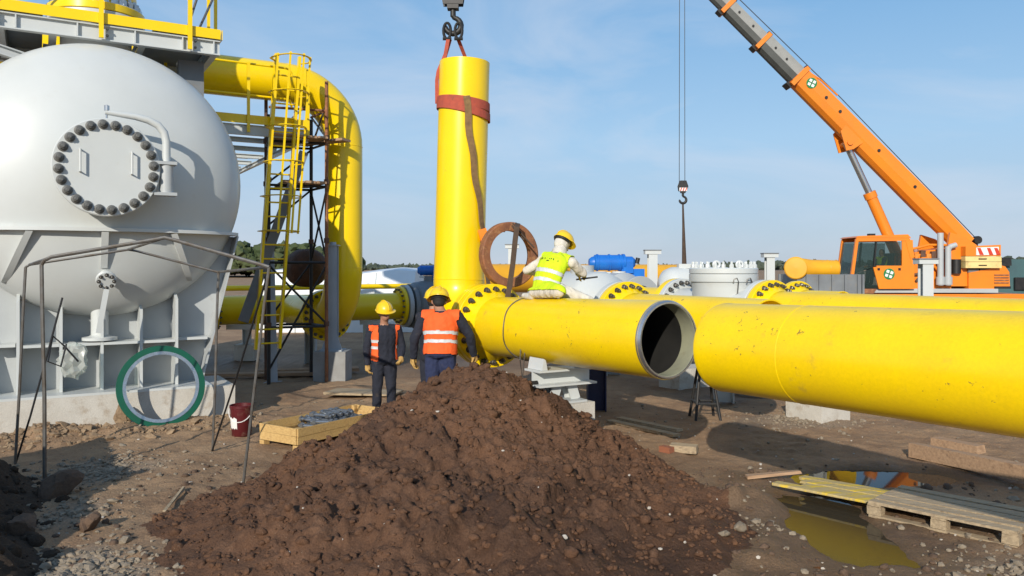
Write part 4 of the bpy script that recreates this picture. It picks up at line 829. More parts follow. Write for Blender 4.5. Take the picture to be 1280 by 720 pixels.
for p0, p1 in ((ev(1.42, sf - .1, zp + .3), ev(1.95, sf - .9, zp + 1.5)), (ev(1.25, sf + .05, zp + .3), ev(1.62, sf - .3, zp + 1.5))):
    b = MB(); b.tube([p0, p1], .02, 8); b.build('brace', 'rod_steel', pl)
b = MB(); b.box(ev(1.42, -.85, 5.40), (.40, .24, .90), (W, U, Z)); br = b.build('bracket', 'dark_grey_paint', pl)
for k in (-.1, .12): inst('bolt', NUT_BRIGHT, br, ev(1.42 + k, -.73, 5.1), U, scale=.4)
for k in (-1, 1):
    b = MB(); b.ibeam(ev(-.9 * 1, -.5, 5.5), ev(-2.3, -.4, zp - .02), .14, .12); b.build('brace', 'grey_paint', pl) if k > 0 else None
# ---- nozzle pipe rising through the platform
nz0 = ev(0, -.92, 0); nzp = thing('nozzle_pipe', 'thick yellow flanged pipe standing on top of the vessel', 'pipe', (nz0.x, nz0.y, 5.5))
b = MB(); b.lathe([(.52, 5.55), (.52, 6.1), (.60, 6.24)], (nz0.x, nz0.y, 0), Z, 56); b.build('lower_neck', 'white_paint', nzp)
flange(nzp, (nz0.x, nz0.y, 6.24), Z, .72, .45, .11, 'white_paint'); fl = flange(nzp, (nz0.x, nz0.y, 6.36), Z, .72, .45, .12, 'yellow_paint', 28, NUT_BRIGHT)
b = MB(); b.lathe([(.64, 6.48), (.60, 6.60), (.58, 6.9), (.50, 7.3), (.46, 7.7)], (nz0.x, nz0.y, 0), Z, 56); b.build('reducer', 'yellow_paint', nzp)
pt = V((nz0.x, nz0.y, 7.7)); pipe_path([pt] + arc(pt - U * .7, U, Z, .7, 10) + [pt - U * 3 + Z * .7], .46, .02, 48).build('bend', 'yellow_paint', nzp)
# ================================================================== LADDER, SCAFFOLD, WALKWAY, RODS
lt, lb = V((-4.60, 15.6, 6.42)), V((-5.00, 15.6, 0.75)); ld = thing('caged_ladder', 'yellow caged ladder rising to the walkway beside the riser', 'ladder', (lb.x, lb.y, 0.75))
LW = W * .46
for k in (0, 1):
    b = MB(); b.bar(lb + LW * k, lt + LW * k + Z * .1, .05, .10, U); b.build('stringer', 'yellow_paint', ld)
for k in range(20):
    p = lb.lerp(lt, (k + .4) / 20.5); b = MB(); b.tube([p + W * .02, p + LW - W * .02], .017, 8); b.build('rung', 'yellow_paint', ld)
hz_ = [(6.38), 5.72, 5.05, 4.38, 3.72, 3.05]
for z in hz_:
    p = lb.lerp(lt, (z - lb.z) / (lt.z - lb.z)); m_ = p + LW * .5; b = MB(); pts = [p - W * .02]
    for k in range(17):
        a = math.pi * k / 16; pts.append(m_ - W * (.37 * math.cos(a)) + U * (.16 + .55 * math.sin(a)))
    pts.append(p + LW + W * .02); b.tube(pts, .028, 8, flat=.45); b.build('cage_hoop', 'yellow_paint', ld)
for k in (3, 6.2, 9.8, 13):
    a = math.pi * k / 16; o = - W * (.37 * math.cos(a)) + U * (.16 + .55 * math.sin(a)) + LW * .5
    b = MB(); b.bar(lb.lerp(lt, (3.0 - .75) / 5.67) + o, lb.lerp(lt, 1.0) + o, .04, .01, U); b.build('cage_strip', 'yellow_paint', ld)
# walkway
Q = V((-4.78, 15.75, 5.02)); wk = thing('walkway', 'high white walkway frame with a yellow rail behind the vessel', 'walkway', Q)
for k in range(6):
    o = -U * (k * 1.25); b = MB(); b.ibeam(Q - W * 2.4 + o, Q + W * .78 + o, .10 if k else .2, .09, .012, .012); b.build('joist', 'white_paint', wk)
for w in (-1.3, .72):
    b = MB(); b.ibeam(Q + W * w - Z * .105 + U * .05, Q + W * w - Z * .105 - U * 6.3, .10, .09, .015, .012); b.build('beam', 'white_paint', wk)
for k, w0, w1 in ((8.4, -1.1, .5), (6.6, -.2, .6)):
    b = MB(); b.box(Q - U * (k * .68) + Z * .07 + W * (w0 + w1) / 2, (w1 - w0, .34, .03), (W, U, Z)); b.build('deck_plank', 'yellow_paint' if k > 1 else 'grey_paint', wk)
b = MB(); b.box(Q + U * .07 + Z * .20 - W * .8, (3.1, .012, .17), (W, U, Z)); b.build('toe_board', 'yellow_paint', wk)
for w in (-1.9, -.42, .74):
    b = MB(); b.box(Q + W * w + U * .10 + Z * .62, (.055, .04, 1.35), (W, U, Z)); b.build('rail_post', 'yellow_paint', wk)
for h in (.66, 1.27):
    b = MB(); b.tube([Q - W * 2.3 + U * .10 + Z * h, Q + W * .30 + U * .10 + Z * h, Q + W * .38 + U * .10 + Z * (h - .03), Q + W * .42 + U * .10 + Z * (h - .16)], .022, 8); b.build('rail', 'yellow_paint', wk)
b = MB(); b.ibeam(Q - W * 1.9 - U * 2.4 - Z * .1, V((Q.x, Q.y, 0)) - W * 1.9 - U * 2.4, .2, .2); b.build('leg', 'grey_paint', wk)
# scaffold tower
sf_ = thing('scaffold_tower', 'rusty tube scaffold tower between the ladder and the riser', 'scaffold', (-4.4, 17.0, 0))
A_, B_, C_, D_ = V((-3.79, 16.35, 0)), V((-4.85, 15.95, 0)), V((-4.28, 17.05, 0)), V((-5.15, 16.75, 0))
for p, zt, m in ((A_, 6.15, 'rust'), (B_, 5.4, 'black_steel'), (C_, 5.5, 'black_steel'), (D_, 6.1, 'rust_dark')):
    b = MB(); b.tube([p, p + Z * zt], .036, 10); po = b.build('upright', m, sf_)
    for z in (1.2, 2.9, 4.1, 5.0):
        b = MB(); b.cyl(p + Z * (z - .05), p + Z * (z + .05), .055, 10); b.build('coupler', 'rust_dark', po)
for z in (1.15, 2.45, 4.0, 4.88, 5.55):
    for p, q in ((A_, C_), (B_, D_), (A_, B_), (C_, D_)):
        if z == 5.55 and (p, q) in ((B_, D_), (C_, D_)): continue
        b = MB(); b.tube([p + Z * z, q + Z * z], .026, 8); b.build('ledger', 'rust' if z == 5.55 else 'black_steel', sf_)
for p, q, z0, z1 in ((C_, A_, 2.5, 3.95), (A_, C_, 2.5, 3.95), (C_, A_, 4.9, 5.7), (A_, C_, 5.0, 5.55), (B_, A_, .3, 2.4), (D_, B_, 2.6, 4.0), (B_, D_, 1.2, 2.4), (A_, B_, 1.2, 2.4), (D_, C_, 4.1, 4.85), (D_, C_, 1.2, 2.45), (B_, C_, 4.9, 5.9), (B_, C_, 3.2, 4.0)):
    b = MB(); b.tube([p + Z * z0, q + Z * z1], .022, 8); b.build('brace', 'rod_steel' if z0 > 4.8 else 'black_steel', sf_)
for z in (4.05, 4.95):
    for k in range(5):
        f = (k + .5) / 5; p, q = B_.lerp(A_, f * .94 + .03), D_.lerp(C_, f * .94 + .03); d = (p - q).normalized()
        if z < 4.5 and k == 0: continue
        b = MB(); b.bar(q - d * .15 + Z * (z + .02), p + d * (.15 if z < 4.5 else .25) + Z * (z + .02), .19, .045, Z, .006); b.build('plank', 'wood_brown', sf_)
b = MB(); b.bar(C_ + Z * 4.98 - W * .2 - U * .1, A_ + Z * 4.99 + W * .42, .30, .05); b.build('plank', 'wood_brown', sf_)
# leaning steel plate and slim post inside it
p0, p1 = at(380, 190, 16.1), at(304, 402, 15.7); b = MB(); b.bar(p0, p1, .19, .03, V((.4, -.9, 0)), .01); o = b.build('steel_plate', 'dark_grey_paint'); tag(o, 'long grey steel plate leaning inside the scaffold', 'steel plate')
p0, p1 = V((-4.87, 16.3, 0)), V((-4.95, 16.3, 3.05)); t = thing('steel_post', 'slim grey post standing between ladder and scaffold', 'post', p0); b = MB(); b.ibeam(p0 + Z * .02, p1, .17, .15, .015, .012, U); b.build('column', 'blue_grey_paint', t); b = MB(); b.box(p0 + Z * .01, (.3, .3, .02)); b.build('base_plate', 'blue_grey_paint', t)
for k, (px, py, y, ln, r_, lab) in enumerate(((330, 432, 17.0, 2.6, 8, 'brown timber plank lying at the foot of the ladder'), (385, 428, 17.6, 2.2, 14, 'brown timber plank lying under the scaffold'), (455, 490, 14.5, 1.3, -12, 'pale board lying behind the first worker'))):
    p = V(((px - 640) / F * y, y, .09)); d = V((math.cos(R(r_)), math.sin(R(r_)), 0)); b = MB(); b.bar(p - d * ln / 2, p + d * ln / 2, .28 if k < 2 else .6, .07 if k < 2 else .03, Z, .01); o = b.build('timber_plank', 'wood_brown' if k < 2 else 'wood_grey'); tag(o, lab, 'plank')
# bent rod frame of a site tent
tf = thing('rod_frame', 'frame of bent steel rods standing open before the vessel', 'rod frame', (-4.4, 9.2, 0))
nL0, nL1, nR0, nR1, nT = gnd(56, 606), at(52, 331, 8.67), gnd(302, 604), at(338, 334, 8.75), at(206, 297, 8.9)
fL0, fL1, fR0, fR1, fT = gnd(18, 580), at(32, 334, 9.5), gnd(265, 566), at(273, 340, 10.2), at(160, 312, 9.9)
nR1 = V((nR1.x, nR0.y, nR1.z)); 
for a0, a1, r_, nm in ((nL0, nL1, .021, 'leg'), (nR0, nR1, .016, 'leg'), (fL0, fL1, .017, 'leg'), (fR0, fR1, .017, 'leg')):
    b = MB(); b.tube([a0 - Z * .15, a0.lerp(a1, .4) + V((.01, 0, 0)), a0.lerp(a1, .8), a1], r_, 8); b.build(nm, 'rod_steel', tf)
def hoop(pts, r_): b = MB(); b.tube(pts, r_, 8); b.build('roof_rod', 'rod_steel', tf)
hoop([nL1, nL1 + Z * .05 + V((.03, 0, 0)), nL1 + Z * .085 + V((.10, 0.01, 0)), nT - V((.1, 0, .02)), nT, nT + V((.1, 0, -.025)), nR1 - V((.06, 0, -.02)), nR1], .021)
hoop([fL1, fL1 + Z * .03 + V((.05, 0, 0)), fL1.lerp(fT, .97), fT, fT + V((.1, 0, -.015)), fR1 - V((.05, 0, -.01)), fR1], .015)
hoop([nT, fT], .017); hoop([nL1 + Z * .08 + V((.1, 0, 0)), fL1 + Z * .03 + V((.05, 0, 0))], .018); hoop([nR1, fR1], .017)
for pts, lab in (([nR1 - Z * .03, nR1.lerp(fR0, .5) - Z * .05, fR0 + Z * .02], 'black cable slung from the rod frame corner down to a rod foot'), ([at(78, 372, 9.6), at(60, 440, 9.55), at(38, 520, 9.5), gnd(20, 578)], 'black cable hanging at the left rods of the frame'), ([at(98, 452, 10.9), at(80, 432, 10.8), at(66, 420, 10.7), at(60, 452, 10.4), at(76, 458, 10.6), at(83, 430, 10.7)], 'loop of black cable by the plastic bag')):
    b = MB(); b.tube(pts, .012, 8); o = b.build('cable', 'cable_black'); tag(o, lab, 'cable')

# ================================================================== HOOKS, SLINGS, RING
def hook_block(name, label, o, s, ropes, top, m='black_steel', stripes=False):
    o = V(o); t = thing(name, label, 'crane hook', o)
    b = MB()
    for k in (-1, 1):
        b.prism([o + V((x * s, .13 * s * k - .02 * s, z * s)) for x, z in ((-.30, .0), (-.36, .35), (-.22, .75), (.22, .75), (.36, .35), (.30, .0))], V((0, .04 * s, 0)))
    b.build('cheek_plate', m, t)
    for x in (-.14, .14):
        b = MB(); b.lathe([(.20 * s, -.05 * s), (.16 * s, -.02 * s), (.16 * s, .02 * s), (.20 * s, .05 * s), (.0, .05 * s)], o + V((x * s, 0, .42 * s)), V((0, 1, 0)), 24); b.build('sheave', 'bolt_steel', t)
    b = MB(); b.box(o - Z * .06 * s, (.34 * s, .3 * s, .14 * s)); b.cyl(o - Z * .12 * s, o - Z * .34 * s, .085 * s, 16); b.build('swivel', m, t)
    if stripes:
        b = MB(); b.box(o + V((0, -.17 * s, .12 * s)), (.56 * s, .02 * s, .24 * s)); sp_ = b.build('sign_plate', 'emblem_white', t)
        for k in (-1, 0, 1):
            b = MB(); x = k * .18 * s; b.prism([o + V((x - .07 * s, -.182 * s, .01 * s)), o + V((x + .01 * s, -.182 * s, .01 * s)), o + V((x + .09 * s, -.182 * s, .23 * s)), o + V((x + .01 * s, -.182 * s, .23 * s))], V((0, -.006 * s, 0))); b.build('stripe', 'stripe_red', sp_)
    c = o - Z * .62 * s; b = MB(); pts = [o - Z * .3 * s]; rad = []
    for k in range(15):
        a = R(80 - k * 19); pts.append(c + V((math.cos(a) * .24 * s, 0, math.sin(a) * .24 * s)))
    rr = [.085 * s] + [.075 * s + .02 * s * math.sin(math.pi * k / 14) for k in range(15)]; rr[-1] = .03 * s
    b.tube(pts, rr, 12); b.build('hook', m, t)
    for x in ropes:
        b = MB(); b.tube([o + V((x * s, 0, .5 * s)), V((o.x + x * s * .9 + top[0], o.y, top[1]))], .013 if s < .9 else .017, 6); b.build('rope', 'rope_steel', t)
    return t
ho = V((top0.x + .085 - .18, 12.15, 6.33)); hk = hook_block('crane_hook', 'black crane hook holding the red sling above the upright pipe', ho, .5, (-.28, -.1, .1, .28), (0, 16.0))
for k, (dx, ry) in enumerate(((-.14, 8), (.14, -8))):    # bow shackles either side of the hook
    b = MB(); o = ho + V((dx * .62, -.04, -.40)); b.tube([o + V((.055 * math.cos(R(a)) * (1 if abs(a) < 400 else 1), 0, .12 * math.sin(R(a)))) for a in range(-60, 245, 20)], .022, 8); b.tube([o + V((-.065, 0, -.12)), o + V((.065, 0, -.12))], .025, 8); b.build('shackle', 'black_steel', hk)
def ribbon(pts, w, th, m, name, parent=None, side=None, label=None, cat=None):
    pts = [V(p) for p in pts]; vs = []; n = len(pts)
    for i, p in enumerate(pts):
        t = (pts[min(i + 1, n - 1)] - pts[max(i - 1, 0)]).normalized(); s_ = V(side[i]) if side else t.cross(V((0, 1, 0)))
        s_ = (s_ - t * s_.dot(t)).normalized(); nn = t.cross(s_)
        for a, c in ((-1, -1), (1, -1), (1, 1), (-1, 1)): vs.append(p + s_ * (w / 2 * a) + nn * (th / 2 * c))
    fs = [(0, 1, 2, 3)[::-1], tuple((n - 1) * 4 + k for k in range(4))]
    for i in range(n - 1):
        for k in range(4): fs.append((i * 4 + k, i * 4 + (k + 1) % 4, i * 4 + 4 + (k + 1) % 4, i * 4 + 4 + k))
    b = MB(); b.add(vs, fs); o = b.build(name, m, parent)
    if label: tag(o, label, cat)
    return o
def axis_at(z): return top0 + (topp - top0) * ((z - top0.z) / (topp.z - top0.z))
sl = thing('lifting_sling', 'red webbing sling wrapped round the upright yellow pipe', 'sling', axis_at(4.7))
def wrap(z0, tilt, r_, a0, a1, n=30): return [axis_at(z0) + V((math.cos(R(a0 + (a1 - a0) * k / n)) * r_, math.sin(R(a0 + (a1 - a0) * k / n)) * r_, 0)) + Z * (-tilt * math.cos(R(a0 + (a1 - a0) * k / n))) for k in range(n + 1)]
for z0, r_, w_, tl_ in ((4.80, .392, .13, .05), (4.70, .400, .12, .10)):
    pts = wrap(z0, tl_, r_, 0, 360, 48); ribbon(pts, w_, .012, 'sling_red', 'wrap', sl, [Z] * len(pts))
L0 = axis_at(4.78) + V((-.40, -.02, .04)); hk0 = ho + V((-.07, -.05, -.52)); hk1 = ho + V((.08, -.03, -.52))
ribbon([L0, L0 + V((.0, -.01, .35)), axis_at(5.3) + V((-.39, -.05, 0)), L0.lerp(hk0, .75) + V((.0, -.01, .0)), hk0], .055, .016, 'sling_red', 'sling_leg', sl)
ribbon([L0 + V((.03, .1, 0)), axis_at(5.4) + V((-.35, .12, 0)), hk0 + V((.03, .05, 0))], .045, .016, 'sling_red', 'sling_leg', sl)
ribbon([axis_at(4.8) + V((.05, .395, 0)), axis_at(5.42) + V((.06, .39, .02)), hk1 + V((0, .05, 0))], .055, .016, 'sling_red', 'sling_leg', sl)
st_ = thing('ratchet_strap', 'worn brown strap hanging down the upright pipe to an orange ratchet', 'strap', axis_at(2.9))
pts = []; sd2 = []
for k in range(15):
    f = k / 14; z = 4.86 - f * 1.98; sn = .16 + .74 * f ** 1.2 + .03 * math.sin(k * 1.3); a = math.asin(min(.97, sn)); pts.append(axis_at(z) + V((math.sin(a) * .402, -math.cos(a) * .402, 0))); sd2.append(V((math.cos(a), math.sin(a), 0)))
ribbon(pts, .10, .014, 'sling_brown', 'webbing', st_, sd2)
o = pts[-1]; b = MB(); b.box(o + V((.0, -.03, -.05)), (.13, .07, .18), (V((.9, .2, .3)).normalized(), V((-.2, .97, 0)), V((-.3, 0, .95)).normalized())); b.build('ratchet', 'orange_paint', st_)
b = MB(); b.tube([o + V((.06, -.03, -.02)), o + V((.25, -.05, .01)), o + V((.32, -.05, .02))], [.02, .018, .03], 8); b.build('handle', 'black_steel', st_)
ribbon([o + V((-.02, -.02, -.12)), o + V((.03, -.02, -.5)), o + V((.08, .0, -.8)), o + V((.15, -.03, -.98))], .06, .012, 'strap_dark', 'loose_end', st_)
# rusty spacer ring on the flange
rc = FA + W * .33 + Z * 1.00 - UA * .02; ring = MB(); ring.lathe([(.345, -.058), (.452, -.062), (.47, -.05), (.47, .05), (.452, .062), (.345, .058)], rc, UA, 72, closed=True); o = ring.build('spacer_ring', 'rust'); tag(o, 'rusty steel ring standing on edge on the yellow flange', 'ring')
fr = [at(646, 281, 11.40), at(647, 280, 11.3), at(646, 284, 11.2), at(644, 300, 11.17), at(641, 330, 11.15), at(637, 358, 11.12), at(634, 374, 11.04), at(628, 384, 11.0), at(620, 393, 10.97), at(614, 405, 10.98), at(611, 420, 11.0)]
ribbon(fr, .075, .014, 'strap_dark', 'dark_strap', None, None, 'dark brown strap through the rusty ring and over the flange', 'strap')
for (a, bb) in (((641, 279), (668, 310)), ((640, 282), (655, 300))):
    b = MB(); b.tube([at(*a, 11.35), at((a[0] + bb[0]) / 2, (a[1] + bb[1]) / 2 + 1, 11.3), at(*bb, 11.3)], .012, 6); o = b.build('cord', 'strap_dark'); tag(o, 'thin dark cord tied across the rusty ring' if bb[0] == 668 else 'short dark cord knotted in the rusty ring', 'cord')
# wire round the spool
wc = FA + UA * 1.05; x_, y_, _z = frame(UA); b = MB(); b.tube([wc + UA * (.02 * math.sin(k * .7)) + x_ * (math.cos(k * .15) * .412) + y_ * (math.sin(k * .15) * .412) for k in range(42)], .009, 6, closed=True)
b.tube([at(656, 388, 10.0), at(652, 420, 9.98), at(650, 450, 9.97), at(653, 474, 10.0), at(656, 440, 9.96), at(659, 412, 9.96), at(658, 404, 9.95)], .008, 6); o = b.build('tie_wire', 'rod_steel'); tag(o, 'dark tie wire looped round the open spool by the foot', 'wire')

# ================================================================== THE CRANE
CY = 27.2
def qx(px): return (px - 640) * CY / F
def qz(py): return CAMZ - (py - HOR) * CY / F
cr_ = thing('mobile_crane', 'orange mobile crane with its long boom raised to the upper left', 'crane', (qx(1165), CY + 1.4, 0))
def pan(pts, y0, dy, name, m, parent=cr_): b = MB(); b.prism([V((qx(a), y0, qz(c))) for a, c in pts], V((0, dy, 0))); return b.build(name, m, parent)
BY_ = CY + 1.3
def bp(f, px0=(1203, 306), px1=(861, -38)): return V(((px0[0] + (px1[0] - px0[0]) * f - 640) * BY_ / F, BY_, CAMZ - (px0[1] + (px1[1] - px0[1]) * f - HOR) * BY_ / F))
bd = (bp(1) - bp(0)).normalized(); bn = V((bd.z, 0, -bd.x)); bn = bn if bn.z > 0 else -bn
def boom(f0, f1, h, w, m1, m2, nm, taper=None):
    a, c = bp(f0), bp(f1); h0 = taper or h
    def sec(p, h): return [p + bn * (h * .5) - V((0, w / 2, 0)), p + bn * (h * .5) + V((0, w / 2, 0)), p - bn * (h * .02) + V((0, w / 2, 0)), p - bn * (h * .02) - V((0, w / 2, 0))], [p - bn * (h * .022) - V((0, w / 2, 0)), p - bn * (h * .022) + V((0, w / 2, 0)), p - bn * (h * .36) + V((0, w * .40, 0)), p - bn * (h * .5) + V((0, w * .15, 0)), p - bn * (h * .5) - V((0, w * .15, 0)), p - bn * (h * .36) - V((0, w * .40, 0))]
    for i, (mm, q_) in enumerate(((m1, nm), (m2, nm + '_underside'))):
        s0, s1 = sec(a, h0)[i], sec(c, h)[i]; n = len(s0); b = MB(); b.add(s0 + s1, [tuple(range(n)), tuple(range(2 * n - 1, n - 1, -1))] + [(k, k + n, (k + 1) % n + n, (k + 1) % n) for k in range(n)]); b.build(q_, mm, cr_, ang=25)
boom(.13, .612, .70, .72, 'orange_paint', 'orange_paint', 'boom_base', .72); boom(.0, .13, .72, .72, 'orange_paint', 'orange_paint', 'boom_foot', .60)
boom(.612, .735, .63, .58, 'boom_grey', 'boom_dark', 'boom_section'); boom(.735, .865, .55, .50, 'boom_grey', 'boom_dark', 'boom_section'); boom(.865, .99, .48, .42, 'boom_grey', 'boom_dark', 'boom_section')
for f, h, w in ((.605, .82, .80), (.735, .69, .64), (.862, .61, .56)):
    b = MB(); b.box(bp(f), (h, w, .16), (bn, V((0, 1, 0)), bd)); b.build('collar', 'orange_paint', cr_)
    b = MB(); b.box(bp(f) + bn * (h * .56), (.14, .2, .2), (bn, V((0, 1, 0)), bd)); b.build('roller', 'black_steel', cr_)
    b = MB(); b.box(bp(f + .004) - bn * (h * .53), (.10, w * .6, .22), (bn, V((0, 1, 0)), bd)); b.build('roller', 'black_steel', cr_)
b = MB(); b.box(bp(1.0), (.75, .5, .55), (bn, V((0, 1, 0)), bd)); b.build('boom_head', 'dark_grey_paint', cr_)
for f in (.20, .33, .47, .52, .66, .70, .78, .83):
    b = MB(); p = bp(f) + bn * .10 - V((0, (.37 if f < .6 else .30 if f < .73 else .26), 0)); b.cyl(p, p - V((0, .03, 0)), .055 if f < .6 else .04, 12); b.build('wear_pad', 'black_steel', cr_)
pe = bp(.572) + bn * .10 - V((0, .366, 0))
def emblem(p, r, parent, x, z):
    b = MB(); b.lathe([(r, 0), (r, .006), (0, .0061)], p, V((0, -1, 0)), 28); e = b.build('emblem', 'emblem_green', parent); p = V(p) - V((0, .0085, 0))
    for k in range(4):
        a = math.pi / 2 * k + .45; d = x * math.cos(a) + z * math.sin(a); n_ = x * -math.sin(a) + z * math.cos(a)
        b = MB(); b.prism([p + d * (r * .14), p + d * (r * .55) + n_ * (r * .36), p + d * (r * .86), p + d * (r * .55) - n_ * (r * .36)], V((0, -.005, 0))); b.build('petal', 'emblem_white', e)
    b = MB(); b.prism([p - V((0, .006, 0)) + x * (r * .13 * math.cos(a)) + z * (r * .13 * math.sin(a)) for a in (0, 1.57, 3.14, 4.71)], V((0, -.004, 0))); b.build('dot', 'navy_paint', e)
emblem(pe, .19, [o for o in cr_.children if o.name.startswith('boom_base')][0], bd, bn)
# luffing ram
bx = lambda px: (px - 640) * BY_ / F
bz = lambda py: CAMZ - (py - HOR) * BY_ / F
r0, r1_, r2_ = V((bx(1057), BY_ - .05, bz(180))), V((bx(1087), BY_ - .05, bz(244))), V((bx(1112), BY_ - .05, bz(300)))
b = MB(); b.cyl(r0, r1_, .115, 20); b.build('ram_rod', 'bright_steel', cr_); b = MB(); b.cyl(r1_, r2_ + (r2_ - r1_) * .4, .19, 20); b.cyl(r1_ - (r2_ - r1_).normalized() * .1, r1_ + (r2_ - r1_).normalized() * .12, .22, 20); b.build('ram_barrel', 'orange_paint', cr_)
b = MB()
for k in (-1, 1): b.prism([V((bx(a), BY_ + .30 * k, bz(c))) for a, c in ((1046, 166), (1052, 158), (1074, 180), (1062, 188), (1053, 190))], V((0, .05 * k, 0)))
b.cyl(r0 - V((0, .37, 0)), r0 + V((0, .37, 0)), .10, 14); b.build('ram_bracket', 'orange_paint', cr_)
# superstructure
pan([(1141, 316), (1196, 309), (1196, 361), (1141, 361)], CY + .35, 1.6, 'engine_deck', 'orange_paint')
pan([(1193, 290), (1212, 296), (1226, 306), (1226, 358), (1188, 358), (1188, 318)], CY + .25, .12, 'turret_plate', 'orange_paint'); pan([(1193, 290), (1212, 296), (1226, 306), (1226, 358), (1188, 358), (1188, 318)], CY + 2.2, .12, 'turret_plate', 'orange_paint')
pan([(1085, 361), (1250, 361), (1250, 366), (1085, 366)], CY + .1, 2.4, 'deck', 'grey_paint')
for k in range(7):
    b = MB(); x = 1144 + k * 7; z = 316 + (k * 5) % 9; b.box((qx(x), CY + .32, qz(z)), (.16, .22, .24), None, .02); b.build('engine_unit', 'orange_paint' if k % 2 else 'rust_dark', cr_)
for k, (x0, z0, x1, z1) in enumerate(((1143, 330, 1170, 322), (1150, 352, 1172, 332), (1160, 326, 1186, 348), (1145, 344, 1168, 345), (1142, 312, 1188, 306))):
    b = MB(); b.tube([(qx(x0), CY + .28, qz(z0)), ((qx(x0) + qx(x1)) / 2, CY + .2, qz((z0 + z1) / 2 - 3)), (qx(x1), CY + .28, qz(z1))], .045, 8); b.build('hose', 'rust_dark' if k % 2 else 'orange_paint', cr_)
for x, zt in ((1177.5, 291), (1187, 308)):
    b = MB(); b.cyl((qx(x), CY + .1, qz(357)), (qx(x), CY + .1, qz(zt)), .10, 14); b.cyl((qx(x), CY + .1, qz(356)), (qx(x), CY + .1, qz(346)), .14, 14)
    if x > 1180: b.tube([(qx(x), CY + .1, qz(312)), (qx(x + 3), CY + .1, qz(308)), (qx(x + 10), CY + .1, qz(306))], .09, 12)
    b.build('exhaust', 'grey_paint', cr_)
b = MB(); b.cyl((qx(1199), CY + .2, qz(342)), (qx(1199), CY + .2, qz(324)), .16, 14); b.build('air_filter', 'black_steel', cr_)
pan([(1206, 308), (1250, 306), (1250, 320), (1206, 320)], CY - .05, 2.6, 'counterweight', 'orange_paint'); cwt = [o for o in cr_.children if o.name.startswith('counterweight')][0]
pan([(1219, 309.5), (1247, 308.5), (1247, 318.5), (1219, 319)], CY - .07, .018, 'sign_plate', 'emblem_white', cwt)
for a in (1220, 1232, 1241): pan([(a, 310), (a + 4, 310), (a + 8, 318.5), (a + 3, 318.5)], CY - .083, .012, 'stripe', 'stripe_red', cwt)
for z0, z1 in ((320.5, 327), (327.5, 335)): pan([(1206, z0), (1251, z0), (1251, z1), (1206, z1)], CY - .04 - (.01 if z0 > 324 else 0), 2.6, 'weight_slab', 'cream_paint')
for z in (323, 331): pan([(1222, z), (1232, z), (1232, z + 1), (1222, z + 1)], CY - .085, .03, 'strap', 'black_steel')
for k in (1221, 1236):
    b = MB(); b.cyl((qx(k - 7), CY + .25, qz(338.5)), (qx(k + 6), CY + .25, qz(338.5)), .095, 14); b.build('cylinder', 'dark_grey_paint', cr_)
b = MB(); b.lathe([(.06, -.1), (.14, -.1), (.14, .1), (.06, .1)], (bx(1221), BY_, bz(300)), V((0, 1, 0)), 16); b.cyl((bx(1221), BY_, bz(299)), (bx(1221), BY_, bz(310)), .04, 8); b.build('rope_sheave', 'black_steel', cr_)
b = MB(); b.tube([V((bx(1221), BY_, bz(299))), bp(.5) + bn * .62, bp(.99) + bn * .5], .016, 6); b.build('hoist_rope', 'rope_steel', cr_)
b = MB(); b.tube([bp(.61) + bn * .40, bp(.56) + bn * .56, bp(.50) + bn * .60], .03, 6); b.build('rope_guide', 'orange_paint', cr_)
# rear housing with louvres, lower carrier, wheels
pan([(1214, 341), (1240, 336), (1252, 331), (1260, 333), (1265, 340), (1266, 361), (1214, 361)], CY + .15, 2.3, 'rear_housing', 'orange_paint'); rh = [o for o in cr_.children if o.name.startswith('rear_housing')][0]
for k in range(4): pan([(1246, 343 + k * 3.3), (1264, 343 + k * 3.3), (1264, 344.6 + k * 3.3), (1246, 344.6 + k * 3.3)], CY + .125, .03, 'louvre', 'rust', rh)
pan([(1246, 358), (1266, 358), (1266, 361), (1246, 361)], CY + .10, .06, 'grille', 'black_steel', rh)
b = MB(); b.prism([(qx(990), CY + .1, .75), (qx(1290), CY + .1, .75), (qx(1290), CY + .1, 1.45), (qx(990), CY + .1, 1.45)], V((0, 2.5, 0))); b.build('carrier', 'orange_paint', cr_)
for k in (1060, 1110, 1200, 1250):
    for y in (CY + .15, CY + 2.2):
        b = MB(); b.lathe([(.3, 0), (.6, 0), (.66, .06), (.66, .34), (.6, .4), (.3, .4)], (qx(k), y, .64), V((0, 1, 0)), 28, closed=True); wh = b.build('wheel', 'rubber', cr_); b = MB(); b.lathe([(.31, .05), (.25, .12), (0, .14)], (qx(k), y, .64), V((0, 1, 0)), 20); b.build('rim', 'grey_paint', wh)
# cab: frame, door with emblem, roof, panes
cb0 = [(1064, 362), (1070, 298), (1135, 296), (1140, 320), (1141, 362)]
cab = None
def beam2(a, c, w, y, name='cab_frame', m='orange_paint', parent=None): b = MB(); b.bar((qx(a[0]), y, qz(a[1])), (qx(c[0]), y, qz(c[1])), w, .09, V((0, -1, 0))); return b.build(name, m, parent or cr_)
for y in (CY + .0, CY + 1.15):
    beam2((1065, 344), (1071, 299), .10, y); beam2((1134, 299), (1140, 322), .16, y); beam2((1138.5, 300), (1141, 361), .1, y + .004); beam2((1070, 299.5), (1136, 298.5), .13, y - .003)
    beam2((1095, 333), (1128, 333), .05, y - .002); beam2((1095, 302), (1092, 333), .045, y - .002, m='black_steel')
b = MB(); b.prism([(qx(1068), CY - .06, qz(297)), (qx(1072), CY - .06, qz(295)), (qx(1134), CY - .06, qz(293)), (qx(1138), CY - .06, qz(297.5))], V((0, 1.3, 0))); b.build('roof', 'orange_paint', cr_)
b = MB(); b.box((qx(1094), CY + .3, qz(293.5)), (.2, .2, .1)); b.build('roof_lamp', 'black_steel', cr_)
